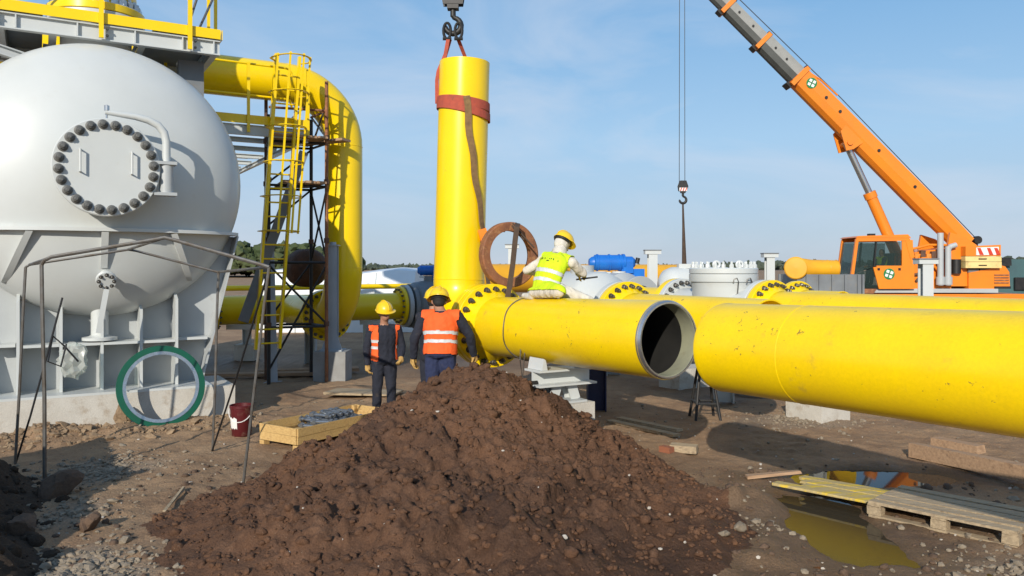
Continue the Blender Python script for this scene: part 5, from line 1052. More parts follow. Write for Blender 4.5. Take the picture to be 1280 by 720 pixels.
door = pan([(1091, 334), (1128, 333), (1138, 330), (1140, 361), (1098, 361)], CY - .045, .06, 'door', 'orange_paint'); pan([(1127, 301), (1136, 301), (1139, 332), (1127, 333.5)], CY - .03, .05, 'door_post', 'orange_paint')
emblem(V((qx(1110.5), CY - .05, qz(342.5))), .19, door, V((1, 0, 0)), Z)
for a in (1096, 1122): pan([(a, 335), (a + 3, 335), (a + 3, 338), (a, 338)], CY - .06, .02, 'handle', 'black_steel', door)
pan([(1093, 302), (1126, 302), (1126, 333), (1092, 333)], CY - .005, .008, 'window_pane', 'cab_glass'); pan([(1071, 303), (1093, 303), (1091, 334), (1066, 343), (1067, 338)], CY + .002, .008, 'window_pane', 'cab_glass')
pan([(1066, 344), (1091, 335), (1097, 360), (1070, 360)], CY + .004, .008, 'window_pane', 'cab_glass')
pan([(1071, 303), (1126, 303), (1126, 333), (1067, 343)], CY + 1.15, .008, 'window_pane', 'cab_glass')
b = MB(); b.prism([(qx(1064), CY + .05, qz(344)), (qx(1070), CY + .05, qz(302)), (qx(1070.4), CY + .05, qz(302)), (qx(1064.4), CY + .05, qz(344))], V((0, 1.1, 0))); b.build('windscreen', 'cab_glass', cr_)
b = MB(); b.prism([(qx(1070), CY + .05, qz(357)), (qx(1138), CY + .05, qz(357)), (qx(1138), CY + .05, qz(361.5)), (qx(1070), CY + .05, qz(361.5))], V((0, 1.1, 0))); b.build('cab_floor', 'black_steel', cr_)
b = MB(); b.box((qx(1113), CY + .6, qz(344)), (.55, .55, .14)); b.box((qx(1122), CY + .6, qz(330)), (.14, .5, .75)); b.build('seat', 'black_steel', cr_)
b = MB(); b.box((qx(1079), CY + .6, qz(345)), (.35, .5, .6), None, .03); b.tube([(qx(1083), CY + .5, qz(336)), (qx(1090), CY + .45, qz(330))], .03, 8); b.build('control_panel', 'dark_grey_paint', cr_)
pan([(1070, 361), (1096, 361), (1092, 367), (1070, 367)], CY + .0, .5, 'step', 'rust')
# second hook on its ropes, with a hanging sling
h2 = V((qx(855) + .24, BY_, CAMZ + (HOR - 239) * BY_ / F)); bt = bp(1)
hb = hook_block('crane_hook', 'far crane hook block with red and white stripes on two ropes', h2, .5, (-.26, .14), (0, bt.z - .1), m='black_steel', stripes=True)
b = MB(); p = h2 - Z * .45; b.tube([p, p - Z * .8 + V((.02, 0, 0)), p - Z * 2.2 + V((.05, 0, 0)), p - Z * 3.4 + V((.03, 0, 0))], [.03, .045, .085, .075], 10); o = b.build('hanging_sling', 'strap_dark'); tag(o, 'dark sling hanging straight down from the striped hook block', 'sling')
# dark vehicle behind the crane
vt = thing('parked_truck', 'dark teal truck parked behind the crane at the right edge', 'truck', (21, 33.5, 0)); 
def tb(c, s_, name, m, p=vt): b = MB(); b.box(c, s_, None, .01); return b.build(name, m, p)
x0 = (1232 - 640) / F * 33; tb((x0 + 2.0, 34, 1.95), (4.6, 2.3, 1.5), 'box_body', 'teal_paint'); tb((x0 + 2.0, 34, .95), (5.4, 2.2, .4), 'chassis', 'dark_grey_paint'); tb((x0 - .9, 34, 1.5), (1.0, 2.1, 1.1), 'cab', 'dark_grey_paint')
tb((x0 + .6, 32.7, 2.6), (.5, .12, .34), 'mirror', 'black_steel'); tb((x0 + 1.5, 32.76, 1.7), (.9, .1, .5), 'tool_box', 'black_steel')
for k in (-.7, 2.4, 3.6):
    b = MB(); b.lathe([(.25, 0), (.46, 0), (.5, .05), (.5, .3), (.25, .3)], (x0 + k, 32.85, .5), V((0, 1, 0)), 20, closed=True); b.build('wheel', 'rubber', vt)
# ================================================================== PEOPLE
from mathutils import noise as mnoise
def cap_mesh(b, p0, p1, r0, r1, n=14, flat=None, side=None):
    p0, p1 = V(p0), V(p1); d = p1 - p0; ln = d.length; z = d / ln if ln > 1e-6 else V((0, 0, 1)); x, y, z = frame(z, side if side is not None else None)
    prof = [(0, -r0)] + [(r0 * math.sin(R(a)), -r0 * math.cos(R(a))) for a in (30, 60)] + [(r0, 0), ((r0 + r1) / 2 * 1.02, ln / 2), (r1, ln)] + [(r1 * math.cos(R(a)), ln + r1 * math.sin(R(a))) for a in (30, 60)] + [(0, ln + r1)]
    vs = []; m = len(prof)
    for r, t in prof:
        for a in range(n):
            q = 2 * math.pi * a / n; vs.append(p0 + z * t + x * (math.cos(q) * r) + y * (math.sin(q) * r * (flat or 1)))
    fs = []
    for i in range(m - 1):
        for a in range(n):
            c = (a + 1) % n; fs.append((i * n + a, i * n + c, (i + 1) * n + c, (i + 1) * n + a))
    b.add(vs, fs)
def human(label, j, mats, group='workers on the site', face=True, voxel=0.010, vest=None, vest_rule=None, helmet=True, band_t=((.20, .30), (.42, .52)), hood=False, prnt=False, hair=True, vlow=-.05, scale=1.0, wr=.006, seed=0):
    """j: world joints. mats: cloth, legs, glove, boot, skin. The whole body is one voxel skin."""
    S = scale; pel, neck, hd = V(j['pelvis']), V(j['neck']), V(j['head']); rh, rsh = V(j['rh']).normalized(), V(j['rs']).normalized()
    fwd = V(j['face']).normalized(); up = V(j.get('headup', (hd - neck))).normalized(); rt = fwd.cross(up).normalized(); up = rt.cross(fwd).normalized()
    sp = neck - pel; spn = sp.normalized(); secs = [(-.16, .120, .095), (-.10, .172, .128), (.02, .182, .135), (.2, .172, .122), (.38, .17, .12), (.58, .188, .132), (.76, .20, .128), (.88, .172, .108), (.96, .10, .08), (1.04, .062, .062)]
    def tf(t):
        x = rh.lerp(rsh, max(0, min(1, t))); x = (x - spn * x.dot(spn)).normalized(); return pel + sp * t, x, spn.cross(x).normalized()
    parts = []; B = MB(); vs = []; n = 24; bulge = V(j.get('bend', (0, 0, 0)))
    for t, rx, ry in secs:
        c, x, y = tf(t); c = c + bulge * math.sin(math.pi * max(0, min(1, t)))
        for a in range(n):
            q = 2 * math.pi * a / n; vs.append(c + x * (rx * S * math.cos(q)) + y * (ry * S * math.sin(q)))
    fs = [tuple(range(n))[::-1], tuple((len(secs) - 1) * n + a for a in range(n))]
    for i in range(len(secs) - 1):
        for a in range(n): c = (a + 1) % n; fs.append((i * n + a, i * n + c, (i + 1) * n + c, (i + 1) * n + a))
    B.add(vs, fs)
    segs = []                                         # (p0, p1, r0, r1, material slot, kind)
    def seg(p0, p1, r0, r1, slot, kind='limb', flat=None, side=None): cap_mesh(B, p0, p1, r0 * S, r1 * S, 14, flat, side); segs.append((V(p0), V(p1), r0 * S, r1 * S, slot, kind))
    CL, LG, GL, BT, SK = range(5)
    for s in 'LR':
        sh, el, wr_, hp, kn, an = (V(j[k + s]) for k in ('sh', 'el', 'wr', 'hip', 'knee', 'ank')); toe = V(j['toe' + s])
        seg(neck.lerp(sh, .45) - spn * .02 * S, sh, .060, .072, CL, 'shoulder')
        seg(sh, el, .070, .056, CL); seg(el, wr_, .055, .044, CL)
        seg(hp, kn, .098, .074, LG); seg(kn, an, .073, .060, LG)
        d = (toe - an); seg(an - V((0, 0, .01)), an + d * .12 - V((0, 0, .035 * S)), .052, .05, BT); seg(an + d * .1 - V((0, 0, .045 * S)), toe - V((0, 0, .045 * S)), .047, .038, BT)
        hdv = V(j.get('hand' + s, wr_ - el)).normalized(); pn = V(j.get('palm' + s, (-rsh if s == 'R' else rsh))); pn = (pn - hdv * pn.dot(hdv)).normalized(); sd_ = hdv.cross(pn).normalized()
        seg(wr_ + hdv * .01, wr_ + hdv * .075 * S, .036, .043, GL, 'hand', .55, pn.cross(hdv))
        curl = j.get('curl' + s, .6); tdir = 1 if s == 'R' else -1
        tdir = tdir * j.get('thumb' + s, 1)
        for k, (ln, off) in enumerate(((.070, -.031), (.078, -.0105), (.073, .0105), (.058, .031))):
            p0 = wr_ + hdv * .098 * S + sd_ * (off * S * tdir); a1 = curl * .7; a2 = curl * 1.7
            p1 = p0 + (hdv * math.cos(a1) + pn * math.sin(a1)) * (ln * .55 * S); p2 = p1 + (hdv * math.cos(a2) + pn * math.sin(a2)) * (ln * .55 * S)
            seg(p0, p1, .0125, .012, GL, 'hand'); seg(p1, p2, .012, .0105, GL, 'hand')
        q0 = wr_ + hdv * .035 * S - sd_ * (.034 * S * tdir); q1 = q0 + (hdv * .6 - sd_ * (.6 * tdir) + pn * .35).normalized() * .045 * S; q2 = q1 + (hdv * .85 + pn * .5 - sd_ * .1 * tdir).normalized() * .035 * S
        seg(q0, q1, .0155, .0135, GL, 'hand'); seg(q1, q2, .0135, .011, GL, 'hand')
    seg(neck - spn * .02, hd - up * .06 * S, .060, .056, CL if hood else SK, 'neck')
    # head: skull, jaw, brow, nose, ears
    def hb(c, rx, ry, rz): B.ball(c, rx * S, ry * S, rz * S, 18, 12, (rt, fwd, up)); segs.append((V(c), V(c) + up * .001, max(rx, ry) * S, max(rx, ry) * S, SK, 'head'))
    hb(hd + up * .018 * S, .076, .096, .105); hb(hd - up * .055 * S + fwd * .030 * S, .055, .062, .062)
    seg(hd + up * .005 * S + fwd * .092 * S, hd - up * .032 * S + fwd * .110 * S, .010, .015, SK, 'head')
    seg(hd + up * .032 * S + fwd * .078 * S - rt * .03 * S, hd + up * .032 * S + fwd * .078 * S + rt * .03 * S, .016, .016, SK, 'head')
    for k in (-1, 1): seg(hd + rt * (.077 * k * S) + up * .015 * S, hd + rt * (.081 * k * S) - up * .025 * S, .014, .011, SK, 'head')
    me = B.mesh('body', (0, 0, 0)); tmp = bpy.data.objects.new('body_tmp', me); COL.objects.link(tmp)
    md = tmp.modifiers.new('r', 'REMESH'); md.mode = 'VOXEL'; md.voxel_size = voxel * S
    dg = bpy.context.evaluated_depsgraph_get(); dg.update(); me2 = bpy.data.meshes.new_from_object(tmp.evaluated_get(dg)); bpy.data.objects.remove(tmp)
    bm = bmesh.new(); bm.from_mesh(me2)
    for _ in range(2): bmesh.ops.smooth_vert(bm, verts=bm.verts, factor=.5, use_axis_x=True, use_axis_y=True, use_axis_z=True)
    bm.verts.ensure_lookup_table(); co = np.array([v.co[:] for v in bm.verts])
    # nearest piece per vertex
    best = np.full(len(co), 9.0); slot = np.zeros(len(co), int); kind = np.zeros(len(co), int); kinds = {'torso': 0, 'shoulder': 1, 'limb': 2, 'hand': 3, 'neck': 4, 'head': 5}
    T = (co - np.array(pel)) @ np.array(sp) / sp.length_squared
    xs = np.array(rh)[None] * (1 - np.clip(T, 0, 1))[:, None] + np.array(rsh)[None] * np.clip(T, 0, 1)[:, None]; sn = np.array(spn); xs = xs - (xs @ sn)[:, None] * sn; xs /= np.linalg.norm(xs, axis=1)[:, None]; ys = np.cross(sn[None], xs)
    rel = co - np.array(pel) - T[:, None] * np.array(sp) - np.sin(np.pi * np.clip(T, 0, 1))[:, None] * np.array(bulge)
    Uc, Vc = (rel * xs).sum(1), (rel * ys).sum(1)
    rx = np.interp(T, [s[0] for s in secs], [s[1] for s in secs]) * S; ry = np.interp(T, [s[0] for s in secs], [s[2] for s in secs]) * S
    dt = (np.hypot(Uc / rx, Vc / ry) - 1) * ry; dt = np.where(T > 1.0, 9, dt); dt = np.where(T < -.12, dt + (-.12 - T) * 2, dt); best = dt.copy()
    slot[:] = np.where(T < .02, LG, CL)
    for p0, p1, r0, r1, sl_, kd in segs:
        d = np.array(p1 - p0); t = np.clip((co - np.array(p0)) @ d / max(1e-9, d @ d), 0, 1); dist = np.linalg.norm(co - np.array(p0) - t[:, None] * d, axis=1) - (r0 + (r1 - r0) * t)
        m = dist < best; best = np.where(m, dist, best); slot = np.where(m, sl_, slot); kind = np.where(m, kinds[kd], kind)
    for i, v in enumerate(bm.verts):
        if slot[i] in (CL, LG):
            p = v.co; w = mnoise.noise(V((p.x * 14 + seed, p.y * 14, p.z * 6))) + .6 * mnoise.noise(V((p.x * 26, p.y * 26 + seed, p.z * 17)))
            v.co = p + v.normal * (w * wr * S)
    mts = list(mats)
    for f in bm.faces:
        f.smooth = True; s_ = [slot[v.index] for v in f.verts]; f.material_index = max(set(s_), key=s_.count)
    org = V((pel.x, pel.y, min(v.co.z for v in bm.verts)))
    root = bpy.data.objects.new('person', bpy.data.meshes.new('person')); COL.objects.link(root); root.location = org; ORG[root.name] = org
    vert_n = [v.normal.copy() for v in bm.verts]; bm.normal_update()
    def shell(name, m, rule, off, th, par, mini=60):
        b2 = bmesh.new(); mp_ = {}
        for f in bm.faces:
            c = sum((v.co for v in f.verts), V()) / len(f.verts); idx = [v.index for v in f.verts]
            if not rule(idx, c): continue
            vv = []
            for v in f.verts:
                if v.index not in mp_: mp_[v.index] = b2.verts.new(v.co + v.normal * off - org)
                vv.append(mp_[v.index])
            b2.faces.new(vv)
        if not b2.faces: b2.free(); return None
        seen = set(); b2.faces.ensure_lookup_table()
        for f0 in b2.faces[:]:
            if f0 in seen: continue
            st_k = [f0]; isl = {f0}
            while st_k:
                for e_ in st_k.pop().edges:
                    for g in e_.link_faces:
                        if g not in isl: isl.add(g); st_k.append(g)
            seen |= isl
            if len(isl) < mini: bmesh.ops.delete(b2, geom=list(isl), context='FACES')
        bmesh.ops.smooth_vert(b2, verts=b2.verts, factor=.5, use_axis_x=True, use_axis_y=True, use_axis_z=True)
        b2.normal_update(); fs0 = b2.faces[:]; be = [e_ for e_ in b2.edges if len(e_.link_faces) == 1]
        inner = {v: b2.verts.new(v.co - v.normal * th) for v in b2.verts[:]}
        for f in fs0: b2.faces.new([inner[v] for v in reversed(f.verts)])
        for e_ in be:
            a_, c_ = e_.verts
            try: b2.faces.new((a_, c_, inner[c_], inner[a_]))
            except ValueError: pass
        mm = bpy.data.meshes.new(name); b2.to_mesh(mm); b2.free(); mm.materials.append(M[m])
        for p in mm.polygons: p.use_smooth = True
        o = bpy.data.objects.new(name, mm); COL.objects.link(o); o.parent = par; ORG[o.name] = org; return o
    K = lambda idx, ks: all(kind[i] in ks for i in idx)
    if vest:
        vr = vest_rule or (lambda u, v, t: True)
        def rule(idx, c):
            t = sum(T[i] for i in idx) / len(idx); u = sum(Uc[i] for i in idx) / len(idx); v = sum(Vc[i] for i in idx) / len(idx)
            if t < vlow or t > 1.02: return False
            if not all(kind[i] in (0, 1) or (vlow < -.1 and T[i] < .12 and kind[i] == 2 and Vc[i] < .05) for i in idx): return False
            if abs(u) > .215 * S and t > .55: return False
            if t > .93 and abs(u) < .05 * S: return False
            return vr(u / S, v / S, t)
        vs_ = shell('vest', vest, rule, .020 * S, .006, root)
        for t0, t1 in band_t:
            shell('reflective_band', 'reflective_tape', lambda idx, c: rule(idx, c) and t0 < sum(T[i] for i in idx) / len(idx) < t1, .0245 * S, .003, vs_)
        if prnt:      # two rows of small worn marks printed on the back
            def prule(idx, c):
                t = sum(T[i] for i in idx) / len(idx); u = sum(Uc[i] for i in idx) / len(idx) / S; v = sum(Vc[i] for i in idx) / len(idx)
                if v > 0: return False
                if .655 < t < .715 and -.12 < u < .14: return (int((u + .12) / .011) % 5) not in (1, 4) and (int(t * 97) % 2 == 0 or int((u + .12) / .011) % 3 == 0)
                return .59 < t < .63 and 0 < u < .035
            shell('back_print', 'print_dark', lambda idx, c: rule(idx, c) and prule(idx, c), .0275 * S, .001, vs_, 1)
    bm.transform(Matrix.Translation(-org)); bm.to_mesh(root.data); bm.free()
    for q in mts: root.data.materials.append(M[q])
    # helmet, hair, face
    def hp(b, name, m, par=root): return b.build(name, m, par)
    if helmet:
        hc = hd + up * .058 * S; b = MB(); vs = []; n = 28; rings = 9
        for i in range(rings):
            a = math.pi / 2 * i / (rings - 1)
            for k in range(n):
                q = 2 * math.pi * k / n; vs.append(hc + rt * (.118 * S * math.cos(a) * math.cos(q)) + fwd * (.140 * S * math.cos(a) * math.sin(q)) + up * (.125 * S * math.sin(a) - .008))
        fs = [(i * n + k, i * n + (k + 1) % n, (i + 1) * n + (k + 1) % n, (i + 1) * n + k) for i in range(rings - 1) for k in range(n)]; b.add(vs, fs)
        vs = []
        for rr, dz_ in ((1.0, -.008), (1.16, -.018), (1.15, -.026), (.97, -.016)):
            for k in range(n):
                q = 2 * math.pi * k / n; e = 1 + (rr - 1) * (1.9 if math.sin(q) > .2 else .55); vs.append(hc + rt * (.118 * S * e * math.cos(q)) + fwd * (.140 * S * e * math.sin(q)) + up * dz_ * S)
        b.add(vs, [(i * n + k, i * n + (k + 1) % n, ((i + 1) % 4) * n + (k + 1) % n, ((i + 1) % 4) * n + k) for i in range(4) for k in range(n)])
        he = hp(b, 'helmet', 'helmet_yellow')
        b = MB(); b.tube([hc + fwd * (.138 * math.cos(R(a))) * S + up * (.128 * math.sin(R(a)) - .004) * S for a in range(12, 170, 14)], .010 * S, 8); hp(b, 'ridge', 'helmet_yellow', he)
        b = MB(); e_ = .012 * S if hood else 0; b.tube([hd + up * .022 * S + rt * ((.086 * S + e_) * math.cos(R(a))) + fwd * ((.104 * S + e_ * 1.6) * math.sin(R(a))) for a in range(170, 371, 15)], (.020 if hood else .014) * S, 8); hp(b, 'head_band', 'black_steel', he)
    if hair and not hood:
        b = MB(); b.ball(hd + up * .022 * S - fwd * .018 * S, .081 * S, .088 * S, .098 * S, 18, 12, (rt, fwd, up)); b.ball(hd - up * .03 * S - fwd * .045 * S, .066 * S, .050 * S, .055 * S, 16, 10, (rt, fwd, up)); hp(b, 'hair', 'hair_dark')
    if hood:
        b = MB(); b.ball(hd - up * .012 * S - fwd * .02 * S, .088 * S, .102 * S, .108 * S, 20, 14, (rt, fwd, up)); b.lathe([(.088 * S, -.02), (.100 * S, .03), (.080 * S, .10)], neck, (hd - neck), 20, cap=False); hp(b, 'hood', 'hood_white')
    if face:
        for k in (-1, 1):
            b = MB(); b.ball(hd + up * .012 * S + fwd * .086 * S + rt * (.031 * k * S), .0125 * S, .009 * S, .009 * S, 10, 8, (rt, fwd, up)); e = hp(b, 'eye', 'eye_white'); b = MB(); b.ball(hd + up * .012 * S + fwd * .0935 * S + rt * (.031 * k * S), .0055 * S, .003 * S, .0055 * S, 8, 6, (rt, fwd, up)); hp(b, 'iris', 'hair_dark', e)
        b = MB(); b.ball(hd - up * .062 * S + fwd * .090 * S, .022 * S, .008 * S, .007 * S, 12, 8, (rt, fwd, up)); hp(b, 'mouth', 'lip')
    return tag(root, label, 'person', group)
def stand(base, fwd, h=1.78, **o):
    """joints of a standing figure at base (feet), facing fwd; every joint can be moved with an offset (right, forward, up)"""
    k = h / 1.78; f = V((fwd[0], fwd[1], 0)).normalized(); r = f.cross(Z).normalized(); B0 = V(base)
    P = lambda x, y, z: B0 + r * (x * k) + f * (y * k) + Z * (z * k)
    d = {'pelvis': (0, 0, .95), 'neck': (0, .01, 1.49), 'head': (0, .04, 1.645), 'shL': (-.205, 0, 1.425), 'shR': (.205, 0, 1.425), 'elL': (-.265, -.03, 1.14), 'elR': (.265, -.03, 1.14), 'wrL': (-.275, .06, .90), 'wrR': (.275, .06, .90),
         'hipL': (-.095, 0, .90), 'hipR': (.095, 0, .90), 'kneeL': (-.11, .02, .50), 'kneeR': (.11, .02, .50), 'ankL': (-.12, -.02, .10), 'ankR': (.12, -.02, .10), 'toeL': (-.15, .16, .08), 'toeR': (.15, .16, .08)}
    d.update({q: v for q, v in o.items() if q in d}); J = {q: P(*v) for q, v in d.items()}
    J['rh'] = J['rs'] = r; J['face'] = f; 
    for q in ('face', 'headup', 'palmL', 'palmR', 'handL', 'handR'):
        if q in o: v = o[q]; J[q] = r * v[0] + f * v[1] + Z * v[2]
    for q in ('curlL', 'curlR', 'thumbL', 'thumbR'):
        if q in o: J[q] = o[q]
    J['rs'] = (J['shR'] - J['shL']).normalized(); return J, k
NAVY = ('navy_cloth', 'navy_cloth', 'glove_yellow', 'boot_black', 'skin')
# the worker facing the camera, looking down, vest hanging open over his dark jacket
b1 = V((-1.99, 12.45, float(ground_z(np.array([[-1.99]]), np.array([[12.45]]))[0, 0]) - .005))
J, k = stand(b1, (.25, -1), 1.735, head=(-.0, .065, 1.685), face=(-.40, .85, -.22), elR=(.275, -.02, 1.13), wrR=(.265, .03, .88), elL=(-.285, .0, 1.15), wrL=(-.25, .20, 1.00), handL=(.1, .6, -.6), curlR=.75, curlL=.9)
human('worker facing the camera in dark blue overalls with a narrow open orange vest', J, NAVY, vest='vest_orange', vest_rule=lambda u, v, t: (v < 0 or u > .085 or u < -.15) and (t < .98), scale=k * 1.10, band_t=((.30, .40), (.50, .60)), seed=3, wr=.008)
# the worker seen from behind
b2 = V((-.935, 10.45, heap_at(-.935, 10.45) - .05)); hgt = (CAMZ - (350 - HOR) / F * 10.45 - b2.z) / 1.885 * 1.78
J, k = stand(b2, (.10, 1), hgt, pelvis=(0.0, -.02, .95), neck=(.0, .07, 1.47), head=(-.045, .13, 1.60), face=(-.25, .85, -.35), headup=(0, .3, 1), shL=(-.225, .06, 1.40), shR=(.225, .06, 1.40), elL=(-.345, .02, 1.12), wrL=(-.375, .10, .88), elR=(.37, .10, 1.16), wrR=(.40, .22, .91), curlL=.8, curlR=.7)
human('worker seen from behind in a bright orange vest at the top of the earth heap', J, ('navy_cloth', 'blue_cloth', 'glove_yellow', 'boot_black', 'skin'), vest='vest_orange', scale=k * 1.13, face=False, band_t=((.21, .30), (.43, .52)), seed=8, wr=.008)
# the man hidden behind him, only his helmet showing
b4 = V((-1.16, 11.6, heap_at(-1.16, 11.6)))
J, k = stand(b4, (.6, .8), (CAMZ - (357 - HOR) / F * 11.6 - b4.z) / 1.83 * 1.78, elR=(.24, .1, 1.14), wrR=(.16, .26, 1.0), elL=(-.2, .14, 1.14), wrL=(-.1, .32, 1.02)); J['curlL'] = J['curlR'] = .9
human('worker hidden behind the man in the orange vest, yellow helmet just showing', J, NAVY, scale=k * .94, face=False, seed=12, voxel=.013)
# the man in white on the pipe
sh = -UA * .12; P3 = lambda x, y, z: V((x, y, z)) + sh; f3 = V((.62, .78, 0)).normalized(); r3 = f3.cross(Z).normalized()
pv = P3(.50, 9.98, 2.10); nk = P3(.655, 10.10, 2.515)
J = dict(pelvis=pv, neck=nk, head=P3(.715, 10.17, 2.655), rh=r3, rs=(r3 - Z * .12).normalized(), face=(f3 * .75 - Z * .55 + r3 * .3).normalized(), headup=(f3 * .45 + Z * .9), bend=-f3 * .05,
         shL=nk - r3 * .20 - Z * .05, shR=nk + r3 * .20 - Z * .10, elL=P3(.255, 10.26, 2.31), wrL=P3(.40, 10.47, 2.27), elR=nk + r3 * .24 - Z * .24 + f3 * .20, wrR=V((.85, 10.36, 2.27)), handR=(.7, .2, -.3), curlR=.9, curlL=.8,
         hipL=pv - r3 * .09 - Z * .01, hipR=pv + r3 * .07, kneeL=FA + UA * 1.86 + Z * .485 - W * .10, ankL=FA + UA * 1.32 + Z * .465 - W * .12, toeL=FA + UA * 1.12 + Z * .475 - W * .13, kneeR=FA + UA * 1.75 + W * .42 + Z * .36, ankR=FA + UA * 1.62 + W * .55 - Z * .10, toeR=FA + UA * 1.78 + W * .56 - Z * .22)
human('worker in white overalls and a fluorescent yellow vest sitting on the pipe', J, ('white_cloth', 'white_cloth', 'glove_bright', 'hood_white', 'hood_white'), vest='vest_yellow', scale=.98, face=False, hood=True, prnt=True, vlow=-.24, band_t=((.06, .17), (.32, .43)), seed=17, wr=.010, voxel=.009)
b = MB(); p = J['wrR'] + V((.10, .02, -.06)); b.tube([p - V((.12, 0, .02)), p + V((.16, -.02, .015))], .011, 8); o = b.build('hand_tool', 'black_steel'); tag(o, 'thin dark bar held in the yellow glove of the seated man', 'hand tool')
# the crane driver behind the glass
sx = V((qx(1112), CY + .62, qz(344) + .12)); fd = V((-1, -.15, 0)); rd = fd.cross(Z).normalized(); fd.normalize()
J = dict(pelvis=sx, neck=sx + Z * .50 - fd * .05, head=sx + Z * .66 - fd * .02, rh=rd, rs=rd, face=fd, shL=sx + Z * .44 - rd * .2, shR=sx + Z * .44 + rd * .2, elL=sx + Z * .2 - rd * .26 + fd * .12, elR=sx + Z * .2 + rd * .26 + fd * .12, wrL=sx + Z * .2 - rd * .2 + fd * .36, wrR=sx + Z * .2 + rd * .2 + fd * .36,
         hipL=sx - rd * .1, hipR=sx + rd * .1, kneeL=sx - rd * .12 + fd * .42, kneeR=sx + rd * .12 + fd * .42, ankL=sx - rd * .12 + fd * .45 - Z * .38, ankR=sx + rd * .12 + fd * .45 - Z * .38, toeL=sx - rd * .13 + fd * .62 - Z * .40, toeR=sx + rd * .13 + fd * .62 - Z * .40)
human('crane driver in a yellow green vest seated behind the cab glass', J, ('navy_cloth', 'navy_cloth', 'skin', 'boot_black', 'skin'), vest='vest_yellow', helmet=False, voxel=.018, seed=20, band_t=())
# ================================================================== THINGS LYING ABOUT
def gz0(x, y): return float(ground_z(np.array([[x]]), np.array([[y]]))[0, 0])
# green rimmed gasket leaning on the plinth
gc = ev(.74, 1.0, .60); gn = (U + Z * .16).normalized(); gk = thing('flange_gasket', 'big ring gasket with a green rim leaning on the concrete plinth', 'gasket', (gc.x, gc.y, 0))
b = MB(); b.lathe([(.518, -.012), (.60, -.012), (.604, 0), (.60, .012), (.518, .012)], gc, gn, 80, closed=True); b.build('rim', 'green_gasket', gk)
b = MB(); b.lathe([(.47, -.016), (.517, -.018), (.517, .018), (.47, .016)], gc, gn, 80, closed=True); b.build('winding', 'bright_steel', gk)
# bucket
bp_ = gnd(302, 545); bz = gz0(bp_.x, bp_.y); bk = thing('bucket', 'dark red plastic bucket with a torn white label by the wooden tray', 'bucket', (bp_.x, bp_.y, bz))
b = MB(); b.lathe([(.125, 0), (.13, .01), (.155, .38), (.163, .385), (.163, .42), (.155, .425), (.150, .42), (.122, .02), (0, .02)], (bp_.x, bp_.y, bz), Z, 36); b.build('tub', 'red_plastic', bk)
b = MB(); vs = []
for k in range(9):
    a = R(200 + k * 8)
    for h, r in ((.10 + .02 * (k % 2), .1385), (.27 - .012 * (k % 3), .1525)): vs.append((bp_.x + math.cos(a) * r, bp_.y + math.sin(a) * r, bz + h))
b.add(vs, [(2 * k, 2 * k + 2, 2 * k + 3, 2 * k + 1) for k in range(8)]); b.build('label', 'white_label', bk)
b = MB(); b.tube([V((bp_.x + .165 * math.cos(R(a)), bp_.y - .165 * abs(math.sin(R(a))) * .75 - .02, bz + .37 - .17 * math.sin(R(a)))) for a in range(0, 181, 15)], .006, 6); b.build('handle', 'white_label', bk)
# wooden tray with stud bolts
a_ = V((.55, .835, 0)); n_ = V((-.835, .55, 0)); f0 = V((-2.74, 10.22, 0)); LN, WD, HT = 1.75, .72, .21; zb_ = .075
tr = thing('wooden_tray', 'new wooden tray on short blocks filled with loose stud bolts', 'tray', f0 + a_ * .85 + n_ * .35)
def board(p0, p1, w, h, name, m, parent, jit=.003, up=Z): b = MB(); b.bar(p0, p1, w, h, up, jit); return b.build(name, m, parent)
for o in (V((0, 0, 0)), n_ * WD):
    for k in (0, 1): board(f0 + o + Z * (zb_ + .052 + .106 * k), f0 + o + a_ * LN + Z * (zb_ + .052 + .106 * k), .024, .103, 'side_board', 'wood_new', tr)
for o in (V((0, 0, 0)), a_ * LN):
    for k in (0, 1): board(f0 + o + n_ * .014 + Z * (zb_ + .052 + .106 * k), f0 + o + n_ * (WD - .014) + Z * (zb_ + .052 + .106 * k), .024, .103, 'end_board', 'wood_new', tr)
for i in range(5): board(f0 + n_ * (.085 + .137 * i) + a_ * .014 + Z * (zb_ + .012), f0 + n_ * (.085 + .137 * i) + a_ * (LN - .014) + Z * (zb_ + .012), .130, .022, 'floor_board', 'wood_new', tr)
for i, j in ((.04, .04), (LN - .04, .04), (.04, WD - .04), (LN - .04, WD - .04), (LN / 2, .04), (LN / 2, WD - .04)):
    b = MB(); b.box(f0 + a_ * i + n_ * j + Z * .02, (.09, .09, .085), (a_, n_, Z), .002); b.build('foot_block', 'wood_new', tr)
for i, j in ((.045, .045), (.045, WD - .045), (LN - .045, WD - .045), (LN - .045, .045)):
    b = MB(); b.box(f0 + a_ * i + n_ * j + Z * (zb_ + .115), (.06, .06, .185), (a_, n_, Z), .002); b.build('corner_post', 'wood_new', tr)
def stud_mesh():
    b = MB(); b.lathe([(.021, -.19), (.026, -.185), (.026, .185), (.021, .19)], (0, 0, 0), (0, 0, 1), 12)
    b.lathe([(.043, -.16), (.043, -.105)], (0, 0, 0), (0, 0, 1), 6); b.lathe([(.043, .10), (.043, .155)], (0, 0, 0), (0, 0, 1), 6)
    me = b.mesh('stud_bolt'); me.materials.append(M['stud_steel']); return me
SM = stud_mesh(); rg = random.Random(5)
rows = [(i, j, 0) for i in range(8) for j in range(2)] + [(i, j, 1) for i in range(7) for j in range(2)] + [(i, 0, 2) for i in range(5)]
